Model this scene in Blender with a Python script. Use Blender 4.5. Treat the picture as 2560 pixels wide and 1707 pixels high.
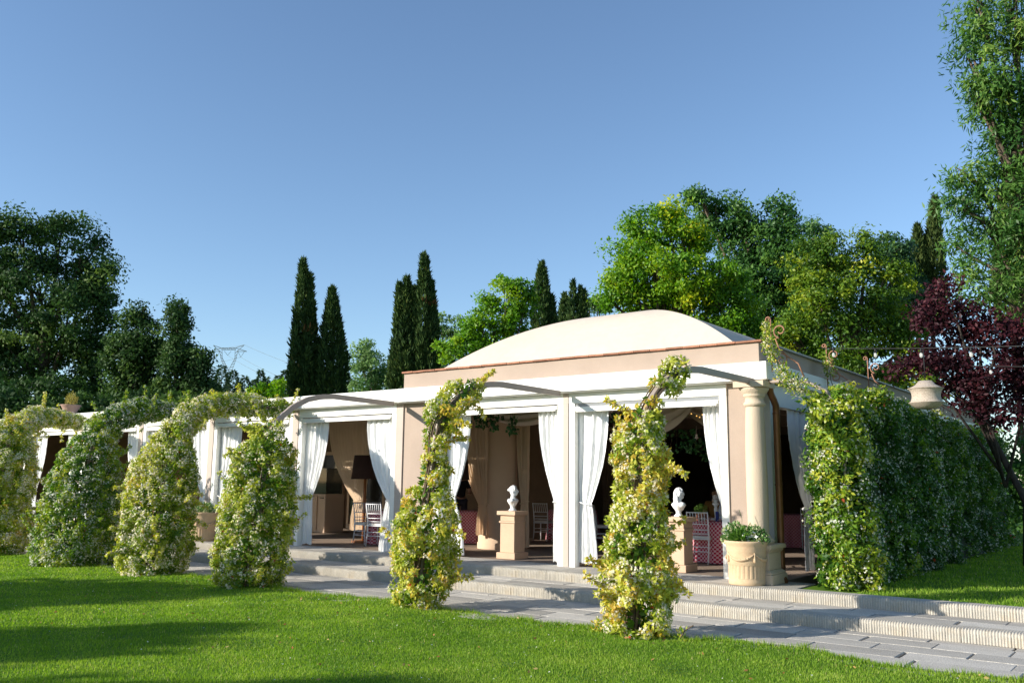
import bpy, bmesh, math, random
import numpy as np
from mathutils import Vector, Matrix
from math import sin, cos, pi, radians, sqrt, atan2
random.seed(7); RNG = np.random.default_rng(11)
for o in list(bpy.data.objects): bpy.data.objects.remove(o)
SC = bpy.context.scene
COL = SC.collection
# ------------------------------------------------------------------ camera
# floor of the pavilion is z = 0; facade runs along X; +Y goes into the building
FPX, YAW, PITCH, ROLL, CAMH = 2223.45, radians(37.219), radians(9.0516), radians(.6178), 1.39
_f = np.array([-sin(YAW)*cos(PITCH), cos(YAW)*cos(PITCH), sin(PITCH)])
_r = np.array([cos(YAW), sin(YAW), 0.]); _u = np.cross(_r, _f)
RT, UP, FW = cos(ROLL)*_r+sin(ROLL)*_u, -sin(ROLL)*_r+cos(ROLL)*_u, _f
CAMP = np.array([0., 0., CAMH])
cam = bpy.data.cameras.new('camera'); cam.sensor_width = 36; cam.sensor_fit = 'HORIZONTAL'
cam.lens = FPX/2560*36; cam.clip_start = .1; cam.clip_end = 4000
camo = bpy.data.objects.new('camera', cam); COL.objects.link(camo)
m = Matrix.Identity(4)
for i in range(3):
    m[i][0] = RT[i]; m[i][1] = UP[i]; m[i][2] = -FW[i]; m[i][3] = CAMP[i]
camo.matrix_world = m
SC.camera = camo
SC.render.engine = 'CYCLES'; SC.render.resolution_x = 1024; SC.render.resolution_y = 682
# ------------------------------------------------------------------ light
SUN_EL = radians(19.6); SUN_TO = Vector((-.584, -.812, 0)).normalized()      # horizontal direction towards the sun
w = bpy.data.worlds.new('World'); SC.world = w; w.use_nodes = True
nt = w.node_tree; nt.nodes.clear()
sky = nt.nodes.new('ShaderNodeTexSky'); sky.sky_type = 'NISHITA'; sky.sun_disc = False
sky.sun_elevation = SUN_EL; sky.sun_rotation = atan2(SUN_TO.x, SUN_TO.y)
sky.altitude = 200; sky.air_density = 1.0; sky.dust_density = .35; sky.ozone_density = 3.0
bg = nt.nodes.new('ShaderNodeBackground'); bg.inputs['Strength'].default_value = .136
wo = nt.nodes.new('ShaderNodeOutputWorld')
nt.links.new(sky.outputs[0], bg.inputs[0]); nt.links.new(bg.outputs[0], wo.inputs[0])
sl = bpy.data.lights.new('sun', 'SUN'); sl.energy = 5.0; sl.angle = radians(.53); sl.color = (1, .935, .83)
so = bpy.data.objects.new('sun', sl); COL.objects.link(so)
sv = Vector((SUN_TO.x*cos(SUN_EL), SUN_TO.y*cos(SUN_EL), sin(SUN_EL)))
so.rotation_euler = sv.to_track_quat('Z', 'Y').to_euler(); so.location = (-30, -40, 30)
SC.view_settings.view_transform = 'Standard'; SC.view_settings.look = 'None'
SC.view_settings.exposure = .60; SC.view_settings.gamma = 1; SC.view_settings.use_curve_mapping = False
# ------------------------------------------------------------------ pixel helpers (picture measured 2352 wide)
DS = 2560/2352
def ray(x, y): return (x*DS-1280)*RT-(y*DS-853.5)*UP+FPX*FW
def pt(x, y, depth): return CAMP+ray(x, y)*depth/FPX
def aty(x, y, Y): d = ray(x, y); return CAMP+d*(Y/d[1])
def atx(x, y, X): d = ray(x, y); return CAMP+d*(X/d[0])
def atz(x, y, z): d = ray(x, y); return CAMP+d*((z-CAMH)/d[2])
# ------------------------------------------------------------------ object helpers
def tag(o, label=None, cat=None, group=None, kind=None):
    if label: o['label'] = label
    if cat: o['category'] = cat
    if group: o['group'] = group
    if kind: o['kind'] = kind
    return o
def empty(name, loc, label, cat, group=None, rz=0, kind=None):
    o = bpy.data.objects.new(name, None); o.empty_display_size = .2; COL.objects.link(o)
    o.location = loc; o.rotation_euler = (0, 0, rz)
    return tag(o, label, cat, group, kind)
def link(name, me, mat, parent=None, world=True):
    o = bpy.data.objects.new(name, me); COL.objects.link(o)
    if mat is not None:
        for mm in (mat if isinstance(mat, (list, tuple)) else [mat]): me.materials.append(mm)
    if parent is not None:
        o.parent = parent
        if world:
            p = parent; M0 = Matrix.Identity(4)
            while p is not None:
                M0 = (Matrix.Translation(p.location) @ p.rotation_euler.to_matrix().to_4x4() @ Matrix.Diagonal((*p.scale, 1))) if p.parent is None else M0
                p = p.parent
            if parent.parent is None: o.matrix_parent_inverse = M0.inverted()
            else: o.matrix_parent_inverse = Matrix.Identity(4)
    return o
class MB:
    def __init__(s): s.v = []; s.f = []; s.uv = None; s.sm = []
    def quad(s, a, b, c, d):
        n = len(s.v); s.v += [tuple(a), tuple(b), tuple(c), tuple(d)]; s.f.append((n, n+1, n+2, n+3)); s.sm.append(False)
    def box(s, x0, x1, y0, y1, z0, z1):
        n = len(s.v)
        s.v += [(x0, y0, z0), (x1, y0, z0), (x1, y1, z0), (x0, y1, z0), (x0, y0, z1), (x1, y0, z1), (x1, y1, z1), (x0, y1, z1)]
        for q in ((0, 3, 2, 1), (4, 5, 6, 7), (0, 1, 5, 4), (1, 2, 6, 5), (2, 3, 7, 6), (3, 0, 4, 7)):
            s.f.append(tuple(n+i for i in q)); s.sm.append(False)
        return s
    def tube(s, pts, rad, n=8, caps=True):
        pts = [Vector(p) for p in pts]
        if not hasattr(rad, '__len__'): rad = [rad]*len(pts)
        t0 = (pts[1]-pts[0]).normalized()
        ref = Vector((0, 0, 1)) if abs(t0.z) < .9 else Vector((1, 0, 0))
        nrm = t0.cross(ref).normalized(); base = len(s.v)
        for i, p in enumerate(pts):
            t = (pts[min(i+1, len(pts)-1)]-pts[max(i-1, 0)]).normalized()
            nrm = (nrm-t*nrm.dot(t)).normalized(); b = t.cross(nrm)
            for k in range(n):
                a = 2*pi*k/n; s.v.append(tuple(p+(nrm*cos(a)+b*sin(a))*rad[i]))
        for i in range(len(pts)-1):
            for k in range(n):
                s.f.append((base+i*n+k, base+i*n+(k+1) % n, base+(i+1)*n+(k+1) % n, base+(i+1)*n+k)); s.sm.append(True)
        if caps:
            s.f.append(tuple(base+k for k in range(n))[::-1]); s.sm.append(False)
            s.f.append(tuple(base+(len(pts)-1)*n+k for k in range(n))); s.sm.append(False)
        return s
    def lathe(s, prof, c=(0, 0, 0), n=24, fn=None):
        base = len(s.v)
        for (r, z) in prof:
            for k in range(n):
                a = 2*pi*k/n; rr = r+(fn(a, z, r) if fn else 0)
                s.v.append((c[0]+rr*cos(a), c[1]+rr*sin(a), c[2]+z))
        for i in range(len(prof)-1):
            for k in range(n):
                s.f.append((base+i*n+k, base+i*n+(k+1) % n, base+(i+1)*n+(k+1) % n, base+(i+1)*n+k)); s.sm.append(True)
        return s
    def ball(s, c, r, n=12, m=8):
        rx, ry, rz = r if hasattr(r, '__len__') else (r, r, r); base = len(s.v)
        for i in range(m+1):
            t = pi*i/m
            for k in range(n):
                a = 2*pi*k/n; s.v.append((c[0]+rx*sin(t)*cos(a), c[1]+ry*sin(t)*sin(a), c[2]-rz*cos(t)))
        for i in range(m):
            for k in range(n):
                s.f.append((base+i*n+k, base+i*n+(k+1) % n, base+(i+1)*n+(k+1) % n, base+(i+1)*n+k)); s.sm.append(True)
        return s
    def grid(s, P, nu, nv, smooth=True):       # P(i,j) -> point, i in 0..nu, j in 0..nv
        base = len(s.v)
        for j in range(nv+1):
            for i in range(nu+1): s.v.append(tuple(P(i, j)))
        for j in range(nv):
            for i in range(nu):
                a = base+j*(nu+1)+i
                s.f.append((a, a+1, a+nu+2, a+nu+1)); s.sm.append(smooth)
        return s
    def mesh(s, name, org=(0, 0, 0)):
        me = bpy.data.meshes.new(name)
        me.from_pydata([(x-org[0], y-org[1], z-org[2]) for x, y, z in s.v], [], s.f)
        me.polygons.foreach_set('use_smooth', s.sm); me.update()
        return me
    def build(s, name, mat, parent=None, world=True, bevel=0, org=None, seg=2):
        me = s.mesh(name, org or (0, 0, 0)); o = link(name, me, mat, parent, world)
        if org is not None: o.location = org
        if bevel:
            b = o.modifiers.new('bevel', 'BEVEL'); b.width = bevel; b.segments = seg; b.limit_method = 'ANGLE'; b.angle_limit = radians(40)
        return o
def fastmesh(name, V, F, tint=None):
    """V (n,3), F (m,k) arrays -> mesh; tint one float per vertex"""
    me = bpy.data.meshes.new(name); k = F.shape[1]
    me.vertices.add(len(V)); me.vertices.foreach_set('co', np.ascontiguousarray(V, np.float32).ravel())
    me.loops.add(F.size); me.loops.foreach_set('vertex_index', np.ascontiguousarray(F, np.int32).ravel())
    me.polygons.add(len(F)); me.polygons.foreach_set('loop_start', np.arange(0, F.size, k, dtype=np.int32))
    if tint is not None:
        a = me.attributes.new('tint', 'FLOAT', 'POINT'); a.data.foreach_set('value', np.ascontiguousarray(tint, np.float32))
    me.update(calc_edges=True); return me
def unit(a): return a/np.maximum(np.linalg.norm(a, axis=1, keepdims=True), 1e-9)
def leaves(C, D, L, W, tint, fold=.25, nrm=None, nz=.55):
    """rhombic leaves at C pointing along D, length L, width W (arrays); returns V,F,T"""
    n = len(C); R = unit(RNG.normal(size=(n, 3)))
    if nrm is not None: R = unit(nrm+RNG.normal(0, nz, (n, 3)))
    B = unit(np.cross(D, R)); N = np.cross(D, B)
    L = L[:, None]; W = W[:, None]
    V = np.empty((n, 4, 3)); mid = C+D*L*.45-N*W*fold
    V[:, 0] = C; V[:, 1] = mid+B*W*.5+N*W*fold; V[:, 2] = C+D*L-N*L*.12; V[:, 3] = mid-B*W*.5+N*W*fold
    F = np.arange(4*n).reshape(n, 4)
    return V.reshape(-1, 3), F, np.repeat(tint, 4)
def stars(C, N, R, tint):
    n = len(C); A = unit(np.cross(N, RNG.normal(size=(n, 3)))); B = np.cross(N, A)
    V = np.empty((n, 8, 3))
    for k in range(8):
        a = 2*pi*k/8; rr = R*(1 if k % 2 == 0 else .42)
        V[:, k] = C+(A*cos(a)+B*sin(a))*rr[:, None]+N*(rr*.2)[:, None]*(1 if k % 2 == 0 else 0)
    return V.reshape(-1, 3), np.arange(8*n).reshape(n, 8), np.repeat(tint, 8)
# ------------------------------------------------------------------ materials
MATS = {}
def newmat(name):
    m = bpy.data.materials.new(name); m.use_nodes = True; nt = m.node_tree
    b = nt.nodes['Principled BSDF']; MATS[name] = m
    return m, nt, b
def mat(name, col, rough=.6, spec=.3, var=.12, vs=3., fine=0., fs=60., bump=0., bs=40., metal=0., objrand=0., stain=None, stainscale=1.5, stainamt=.4, dist=.005):
    m, nt, b = newmat(name); N = nt.nodes; Lk = nt.links.new
    tc = N.new('ShaderNodeTexCoord'); out = None
    b.inputs['Roughness'].default_value = rough; b.inputs['Specular IOR Level'].default_value = spec; b.inputs['Metallic'].default_value = metal
    no = N.new('ShaderNodeTexNoise'); no.inputs['Scale'].default_value = vs; no.inputs['Detail'].default_value = 6; no.inputs['Roughness'].default_value = .6
    Lk(tc.outputs['Object'], no.inputs['Vector'])
    cr = N.new('ShaderNodeValToRGB'); cr.color_ramp.elements[0].position = .3; cr.color_ramp.elements[1].position = .7
    cr.color_ramp.elements[0].color = (*[c*(1-var) for c in col], 1); cr.color_ramp.elements[1].color = (*[min(1, c*(1+var)) for c in col], 1)
    Lk(no.outputs['Fac'], cr.inputs[0]); out = cr.outputs[0]
    if fine:
        n2 = N.new('ShaderNodeTexNoise'); n2.inputs['Scale'].default_value = fs; n2.inputs['Detail'].default_value = 3
        Lk(tc.outputs['Object'], n2.inputs['Vector'])
        mr = N.new('ShaderNodeMapRange'); mr.inputs['From Min'].default_value = .3; mr.inputs['From Max'].default_value = .7
        mr.inputs['To Min'].default_value = 1-fine; mr.inputs['To Max'].default_value = 1+fine; Lk(n2.outputs['Fac'], mr.inputs['Value'])
        mx = N.new('ShaderNodeVectorMath'); mx.operation = 'SCALE'; Lk(out, mx.inputs[0]); Lk(mr.outputs[0], mx.inputs['Scale']); out = mx.outputs[0]
    if objrand:
        oi = N.new('ShaderNodeObjectInfo'); mr = N.new('ShaderNodeMapRange'); mr.inputs['To Min'].default_value = 1-objrand; mr.inputs['To Max'].default_value = 1+objrand
        Lk(oi.outputs['Random'], mr.inputs['Value'])
        mx = N.new('ShaderNodeVectorMath'); mx.operation = 'SCALE'; Lk(out, mx.inputs[0]); Lk(mr.outputs[0], mx.inputs['Scale']); out = mx.outputs[0]
    if stain:
        n3 = N.new('ShaderNodeTexNoise'); n3.inputs['Scale'].default_value = stainscale; n3.inputs['Detail'].default_value = 8; n3.inputs['Roughness'].default_value = .7
        Lk(tc.outputs['Object'], n3.inputs['Vector'])
        c3 = N.new('ShaderNodeValToRGB'); c3.color_ramp.elements[0].position = .52; c3.color_ramp.elements[1].position = .72
        c3.color_ramp.elements[0].color = (0, 0, 0, 1); c3.color_ramp.elements[1].color = (stainamt,)*3+(1,)
        Lk(n3.outputs['Fac'], c3.inputs[0])
        mx = N.new('ShaderNodeMix'); mx.data_type = 'RGBA'; Lk(c3.outputs[0], mx.inputs[0]); Lk(out, mx.inputs[6]); mx.inputs[7].default_value = (*stain, 1); out = mx.outputs[2]
    Lk(out, b.inputs['Base Color'])
    if bump:
        n4 = N.new('ShaderNodeTexNoise'); n4.inputs['Scale'].default_value = bs; n4.inputs['Detail'].default_value = 5; Lk(tc.outputs['Object'], n4.inputs['Vector'])
        bp = N.new('ShaderNodeBump'); bp.inputs['Strength'].default_value = bump; bp.inputs['Distance'].default_value = dist
        Lk(n4.outputs['Fac'], bp.inputs['Height']); Lk(bp.outputs[0], b.inputs['Normal'])
    return m
def leafmat(name, cols, trans=.35, rough=.45, spec=.25):
    """cols: list of (pos, rgb) along the tint attribute"""
    m, nt, b = newmat(name); N = nt.nodes; Lk = nt.links.new
    at = N.new('ShaderNodeAttribute'); at.attribute_name = 'tint'
    cr = N.new('ShaderNodeValToRGB'); e = cr.color_ramp.elements
    while len(e) < len(cols): e.new(.5)
    for i, (p, c) in enumerate(cols): e[i].position = p; e[i].color = (*c, 1)
    Lk(at.outputs['Fac'], cr.inputs[0]); Lk(cr.outputs[0], b.inputs['Base Color'])
    b.inputs['Roughness'].default_value = rough; b.inputs['Specular IOR Level'].default_value = spec
    tr = N.new('ShaderNodeBsdfTranslucent'); hs = N.new('ShaderNodeHueSaturation'); hs.inputs['Value'].default_value = 1.35; hs.inputs['Saturation'].default_value = 1.1
    Lk(cr.outputs[0], hs.inputs['Color']); Lk(hs.outputs[0], tr.inputs['Color'])
    mx = N.new('ShaderNodeMixShader'); mx.inputs[0].default_value = trans
    Lk(b.outputs[0], mx.inputs[1]); Lk(tr.outputs[0], mx.inputs[2]); Lk(mx.outputs[0], N['Material Output'].inputs['Surface'])
    return m
def clothmat(name, col, trans=.3, bs=300, var=.05):
    m = mat(name, col, rough=.9, spec=.1, var=var, vs=2, bump=.25, bs=bs, dist=.002); nt = m.node_tree; N = nt.nodes
    b = N['Principled BSDF']; tr = N.new('ShaderNodeBsdfTranslucent'); tr.inputs['Color'].default_value = (*col, 1)
    mx = N.new('ShaderNodeMixShader'); mx.inputs[0].default_value = trans
    nt.links.new(b.outputs[0], mx.inputs[1]); nt.links.new(tr.outputs[0], mx.inputs[2]); nt.links.new(mx.outputs[0], N['Material Output'].inputs['Surface'])
    return m
def glassmat(name, tintc=(.9, .95, .95), alpha=.25, rough=.05):
    m, nt, b = newmat(name); N = nt.nodes
    b.inputs['Base Color'].default_value = (*tintc, 1); b.inputs['Roughness'].default_value = rough
    t = N.new('ShaderNodeBsdfTransparent'); mx = N.new('ShaderNodeMixShader'); mx.inputs[0].default_value = alpha
    nt.links.new(t.outputs[0], mx.inputs[1]); nt.links.new(b.outputs[0], mx.inputs[2]); nt.links.new(mx.outputs[0], N['Material Output'].inputs['Surface'])
    return m
WHITE = mat('white_paint', (.80, .79, .74), rough=.45, var=.03, vs=1.2, stain=(.6, .57, .5), stainscale=2.2, stainamt=.25)
STUCCO = mat('beige_stucco', (.395, .31, .25), rough=.9, spec=.1, var=.07, vs=1.1, fine=.05, fs=90, bump=.5, bs=120, dist=.003, stain=(.44, .36, .30), stainscale=2.6, stainamt=.35)
TAUPE = mat('taupe_paint', (.33, .27, .225), rough=.5, var=.04, vs=2)
POSTM = mat('post_paint', (.46, .38, .325), rough=.55, var=.04, vs=2)
VAULT = mat('cream_canvas', (.585, .505, .415), rough=.85, spec=.1, var=.05, vs=.5, fine=.025, fs=7, bump=.6, bs=1.6, dist=.05, stain=(.52, .445, .36), stainscale=.9, stainamt=.35)
TERRA = mat('terracotta', (.33, .155, .095), rough=.85, var=.25, vs=9, fine=.2, fs=50, objrand=.22, bump=.4)
ZINC = mat('zinc_flashing', (.42, .40, .37), rough=.5, var=.1, vs=4)
STONE_COL = mat('cream_plaster_column', (.56, .455, .34), rough=.85, spec=.1, var=.06, vs=2, bump=.8, bs=45, dist=.006)
POTM = mat('pale_terracotta_pot', (.57, .42, .265), rough=.85, spec=.12, var=.07, vs=4, fine=.05, fs=60, bump=.35, bs=70, stain=(.52, .26, .15), stainscale=5, stainamt=.45)
COPPER = mat('brown_copper', (.20, .085, .035), rough=.38, spec=.5, var=.2, vs=5, metal=.55)
IRON = mat('rusty_iron', (.30, .15, .09), rough=.7, var=.3, vs=18, bump=.3)
SLAB = mat('granite_slab', (.445, .415, .365), rough=.85, spec=.15, var=.16, vs=2.2, fine=.42, fs=75, objrand=.24, bump=.35, bs=110, dist=.003, stain=(.20, .195, .19), stainscale=2.1, stainamt=.35)
NOSE = mat('fluted_step_stone', (.43, .40, .345), rough=.9, spec=.1, var=.12, vs=5, fine=.14, fs=70, objrand=.06, bump=.3, bs=90, stain=(.38, .29, .17), stainscale=3.2, stainamt=.5)
JOINT = mat('dark_joint_bed', (.12, .11, .10), rough=.95, var=.3, vs=20)
FLOORB = mat('brown_floor', (.28, .215, .165), rough=.85, spec=.15, var=.15, vs=3, fine=.15, fs=60)
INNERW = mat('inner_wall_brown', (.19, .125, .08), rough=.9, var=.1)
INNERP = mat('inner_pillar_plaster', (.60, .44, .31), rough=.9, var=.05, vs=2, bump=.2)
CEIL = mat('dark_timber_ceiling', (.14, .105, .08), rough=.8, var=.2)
DARK = mat('dark_frame', (.03, .028, .026), rough=.5)
CURT = clothmat('white_curtain', (.90, .90, .885), trans=.14)
DRAPE = clothmat('brown_drape', (.70, .53, .37), trans=.25)
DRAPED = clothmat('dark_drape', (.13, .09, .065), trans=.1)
SWAG = clothmat('pale_swag', (.62, .52, .44), trans=.25)
CHAIRW = mat('white_chair_lacquer', (.76, .75, .76), rough=.35, var=.03)
CUSH = mat('ivory_cushion', (.74, .70, .64), rough=.9, var=.05)
PLASTER = mat('white_plaster', (.80, .80, .79), rough=.75, spec=.2, var=.04, vs=14)
GLASS = glassmat('clear_glass'); PVC = glassmat('clear_pvc_sheet', (.75, .78, .82), .35, .12)
GLASSD = glassmat('dark_glass_door', (.02, .025, .025), .75, .04)
BARK = mat('bark', (.10, .075, .055), rough=.95, var=.3, vs=8, bump=.8, bs=30, dist=.02)
BARKD = mat('dark_bark', (.045, .035, .03), rough=.95, var=.4, vs=9, bump=.8, bs=30, dist=.02, stain=(.16, .15, .12), stainscale=6)
STEM = mat('vine_stem', (.13, .09, .06), rough=.9, var=.3, vs=20)
SOIL = mat('soil', (.10, .075, .05), rough=.95, var=.3, vs=14, bump=.8, bs=60, dist=.01)
LAMPSH = mat('dark_brown_lampshade', (.045, .022, .016), rough=.9); WOOD = mat('orange_wood', (.30, .11, .035), rough=.45, var=.2, vs=8)
RATTAN = None
# ================================================================== SETTING
def grassground(name, c1, c2):
    m, nt, b = newmat(name); N = nt.nodes; Lk = nt.links.new
    tc = N.new('ShaderNodeTexCoord'); n1 = N.new('ShaderNodeTexNoise'); n1.inputs['Scale'].default_value = 1.1; n1.inputs['Detail'].default_value = 8
    Lk(tc.outputs['Object'], n1.inputs['Vector'])
    cr = N.new('ShaderNodeValToRGB'); cr.color_ramp.elements[0].position = .32; cr.color_ramp.elements[1].position = .7
    cr.color_ramp.elements[0].color = (*c1, 1); cr.color_ramp.elements[1].color = (*c2, 1)
    Lk(n1.outputs['Fac'], cr.inputs[0]); Lk(cr.outputs[0], b.inputs['Base Color']); b.inputs['Roughness'].default_value = .95
    b.inputs['Specular IOR Level'].default_value = .05
    return m
TURF = grassground('turf', (.08, .16, .018), (.13, .22, .026))
gr = MB(); gr.quad((-2500, -2500, -.42), (2500, -2500, -.42), (2500, 2500, -.42), (-2500, 2500, -.42))
tag(gr.build('ground', TURF), kind='structure')
def edge(x): return 9.36+.10*np.sin(x*1.25+.6)+.05*np.sin(x*3.1)+.035*np.sin(x*7.3+1)
def lawnz(x, y): return -.285+.018*np.sin(x*.7+1.1)*np.cos(y*.9)+.010*np.sin(x*2.3+y*1.7)+.006*np.sin(x*5.1-y*4.3)
lw = MB(); NU, NV = 230, 50
lw.grid(lambda i, j: (lambda x, t: (x, -6+(edge(x)+6)*t, float(lawnz(x, -6+(edge(x)+6)*t))-(.05 if j == NV else 0)))(-42+46*i/NU, (j/NV)**.7), NU, NV)
lawn = tag(lw.build('lawn', TURF), kind='structure')
# upper lawn to the right of the hedge
def lawnz2(x, y): return -.008+.014*np.sin(x*1.3)*np.cos(y*.8)+.006*np.sin(x*4+y*3)
l2 = MB(); l2.grid(lambda i, j: (lambda x, y: (x, y, float(lawnz2(x, y))-(.03 if j == 0 else 0)))(-4.45+24*(i/60)**1.3, 12.36+34*(j/60)**1.5), 60, 60)
lawn2 = tag(l2.build('upper_lawn', TURF), kind='structure')
GRASSM = leafmat('grass_blades', [(0, (.115, .225, .024)), (.5, (.205, .345, .034)), (.85, (.30, .42, .055)), (1, (.45, .42, .15))], trans=.45, rough=.5, spec=.2)
def grass(name, xr, yr, n, zf, ok, hmin, hmax, label):
    X = RNG.uniform(*xr, n); Y = RNG.uniform(*yr, n)
    dist = np.hypot(X, Y); keep = (RNG.random(n) < np.clip((7.2/dist)**1.7, .05, 1)) & ok(X, Y)
    # keep only what can lie in or just beside the field of view
    dx, dy = X*RT[0]+Y*RT[1], X*_f[0]+Y*_f[1]; keep &= (np.abs(dx) < .66*dy+1.) & (dy > 4.6)
    X, Y, dist = X[keep], Y[keep], dist[keep]; k = len(X); Z = zf(X, Y)
    a = RNG.uniform(0, 2*pi, k); lean = RNG.uniform(.1, .75, k); h = RNG.uniform(hmin, hmax, k); wd = .0045*np.clip(dist/7, 1, 3)
    az = RNG.uniform(0, 2*pi, k)
    B = np.stack([X, Y, Z-.01], 1); S = np.stack([np.cos(a), np.sin(a), 0*a], 1)*wd[:, None]
    T = B+np.stack([np.cos(az)*lean*h, np.sin(az)*lean*h, h+.01], 1)
    V = np.stack([B-S, B+S, T], 1).reshape(-1, 3)
    patch = .5+.25*np.sin(X*1.9+np.sin(Y*2.3)*2)*np.sin(Y*1.7+1)+.12*np.sin(X*.8-Y*1.1)
    t = np.clip(patch*.9+.13*np.sin(X*6.1+Y*2.2)*np.sin(Y*7.3-X*1.4)+RNG.normal(.03, .22, k), 0, .86); dry = RNG.random(k) < .025; t[dry] = 1
    me = fastmesh(name, V, np.arange(3*k).reshape(k, 3), np.repeat(t, 3))
    return tag(link(name, me, GRASSM), label, 'grass', kind='stuff')
grass('grass', (-34, 2), (3.6, 9.9), 1250000, lawnz, lambda x, y: y < edge(x)+.03*np.sin(x*37)+.02*np.sin(x*91), .012, .032, 'short mown green grass of the lawn in front of the stone path')
grass('grass', (-4.6, 12), (12.38, 30), 700000, lawnz2, lambda x, y: x > -3.75-.0*y, .022, .05, 'short grass of the upper lawn beside the flowering hedge')
# fallen leaves lying on the lawn
LITTER = leafmat('fallen_leaf', [(0, (.22, .07, .03)), (.5, (.35, .20, .07)), (1, (.45, .36, .14))], trans=.2)
n = 170; X = RNG.uniform(-14, 0, n); Y = RNG.uniform(5.2, 9.3, n); C = np.stack([X, Y, lawnz(X, Y)+.035], 1)
Dn = unit(np.stack([RNG.normal(size=n), RNG.normal(size=n), RNG.normal(0, .25, n)], 1))
V, F, T = leaves(C, Dn, RNG.uniform(.03, .06, n), RNG.uniform(.015, .03, n), RNG.random(n))
tag(link('fallen_leaves', fastmesh('fallen_leaves', V, F, T), LITTER), 'scattered dry brown and yellow leaves lying on the lawn', 'leaves', kind='stuff')
n = 420; X = RNG.uniform(-20, 0, n); Y = RNG.uniform(5., 9.35, n); C = np.stack([X, Y, lawnz(X, Y)+.03], 1)
PETALM = leafmat('fallen_petal', [(0, (.75, .72, .60)), (1, (.85, .84, .78))], trans=.2)
V, F, T = stars(C, unit(np.tile([0, 0, 1.], (n, 1))+RNG.normal(0, .3, (n, 3))), RNG.uniform(.006, .013, n), RNG.random(n)); tag(link('fallen_petals', fastmesh('fallen_petals', V, F, T), PETALM), 'tiny white petals and daisies dotted over the lawn', 'petals', kind='stuff')
# clover patches and taller ragged tufts along the lawn edge
n = 9000; cxy = np.stack([RNG.uniform(-16, 0, 90), RNG.uniform(5.2, 9.3, 90)], 1); ii = RNG.integers(0, 90, n); XY = cxy[ii]+RNG.normal(0, .11, (n, 2)); XY[:, 1] = np.minimum(XY[:, 1], edge(XY[:, 0]))
C = np.column_stack([XY, lawnz(XY[:, 0], XY[:, 1])+RNG.uniform(.012, .032, n)]); D = unit(np.column_stack([RNG.normal(0, 1, (n, 2)), RNG.normal(.1, .2, n)]))
V, F, T = leaves(C, D, RNG.uniform(.012, .022, n), RNG.uniform(.010, .018, n), RNG.random(n), nrm=np.tile([0, 0, 1.], (n, 1)), nz=.3)
tag(link('clover', fastmesh('clover', V, F, T), leafmat('clover_leaf', [(0, (.05, .13, .02)), (1, (.12, .24, .04))], trans=.35)), 'patches of clover in the mown lawn', 'clover', kind='stuff')
n = 14000; X = RNG.uniform(-24, 1, n); Y = edge(X)+RNG.normal(-.01, .035, n); B = np.column_stack([X, Y, lawnz(X, Y)-.02]); h = RNG.uniform(.02, .075, n)*(.4+.9*(np.sin(X*9)*np.sin(X*3.7+1)*.5+.5)); az = RNG.uniform(0, 2*pi, n)
Tp = B+np.column_stack([np.cos(az)*.5*h, np.sin(az)*.5*h, h+.02]); S_ = np.column_stack([np.cos(az+1), np.sin(az+1), 0*az])*.005; V = np.stack([B-S_, B+S_, Tp], 1).reshape(-1, 3)
tag(link('edge_grass', fastmesh('edge_grass', V, np.arange(3*n).reshape(n, 3), np.repeat(np.clip(RNG.normal(.55, .25, n), 0, 1), 3)), GRASSM), 'longer ragged grass along the edge of the path', 'grass', kind='stuff')
# ------------------------------------------------------------------ path, steps, terrace
XL, XR = -31., 4.
pb = MB(); pb.box(XL, XR, 8.9, 11.4, -.46, -.336); path = tag(pb.build('path', JOINT), kind='structure')
s2 = MB(); s2.box(XL, XR, 11.40, 12.4, -.46, -.186); steps = tag(s2.build('steps', JOINT), kind='structure')
tb = MB(); tb.box(XL, -4.3, 12.40, 13.35, -.46, -.036); terrace = tag(tb.build('terrace', JOINT), kind='structure')
fl = MB(); fl.box(XL-4, -5.0, 13.35, 30, -.46, -.004); tag(fl.build('pavilion_floor', FLOORB), kind='structure')
# slab piece: thin box with a chamfered, slightly uneven top edge; unit length in x
def slabmesh(name, depth, th, seed):
    r = random.Random(seed); c = .006; v = []
    for z, i in ((-th, 0), (-c, 0), (0, c)):
        for sx, sy in ((-1, -1), (1, -1), (1, 1), (-1, 1)):
            v.append((sx*(.5-i*1.2)+r.uniform(-.003, .003), sy*(depth/2-i)+r.uniform(-.0025, .0025), z+r.uniform(-.0012, .0012)))
    f = [(8, 9, 10, 11)]
    for b in (0, 4):
        for k in range(4): f.append((b+k, b+(k+1) % 4, b+4+(k+1) % 4, b+4+k))
    me = bpy.data.meshes.new(name); me.from_pydata(v, [], f); me.update(); me.materials.append(SLAB); return me
def rows(parent, y0, nrow, dy, z, x0, x1, th, seed):
    r = random.Random(seed); ms = [slabmesh('paving_slab', dy-.006, th, seed*10+k) for k in range(3)]
    for j in range(nrow):
        x = x1-r.uniform(0, .6)
        while x > x0:
            Ls = r.choice((.72, .82, .92, 1.0)); gap = r.choice((.008, .01, .014, .02, .035) if x > -8 else (.008, .012))
            o = bpy.data.objects.new('paving_slab', r.choice(ms)); COL.objects.link(o); o.parent = parent
            o.location = (x-Ls/2, y0+(j+.5)*dy, z+r.uniform(-.0025, .0025)); o.scale = (Ls, 1, 1)
            o.rotation_euler = (r.uniform(-.003, .003), r.uniform(-.003, .003), r.uniform(-.003, .003)); x -= Ls+gap
rows(path, 9.0, 6, .40, -.30, -19, 3.5, .03, 1)
rows(steps, 11.46, 2, .375, -.15, -19, 3.5, .03, 2)
rows(terrace, 12.42, 2, .44, 0., -19, -4.35, .03, 3)
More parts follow.
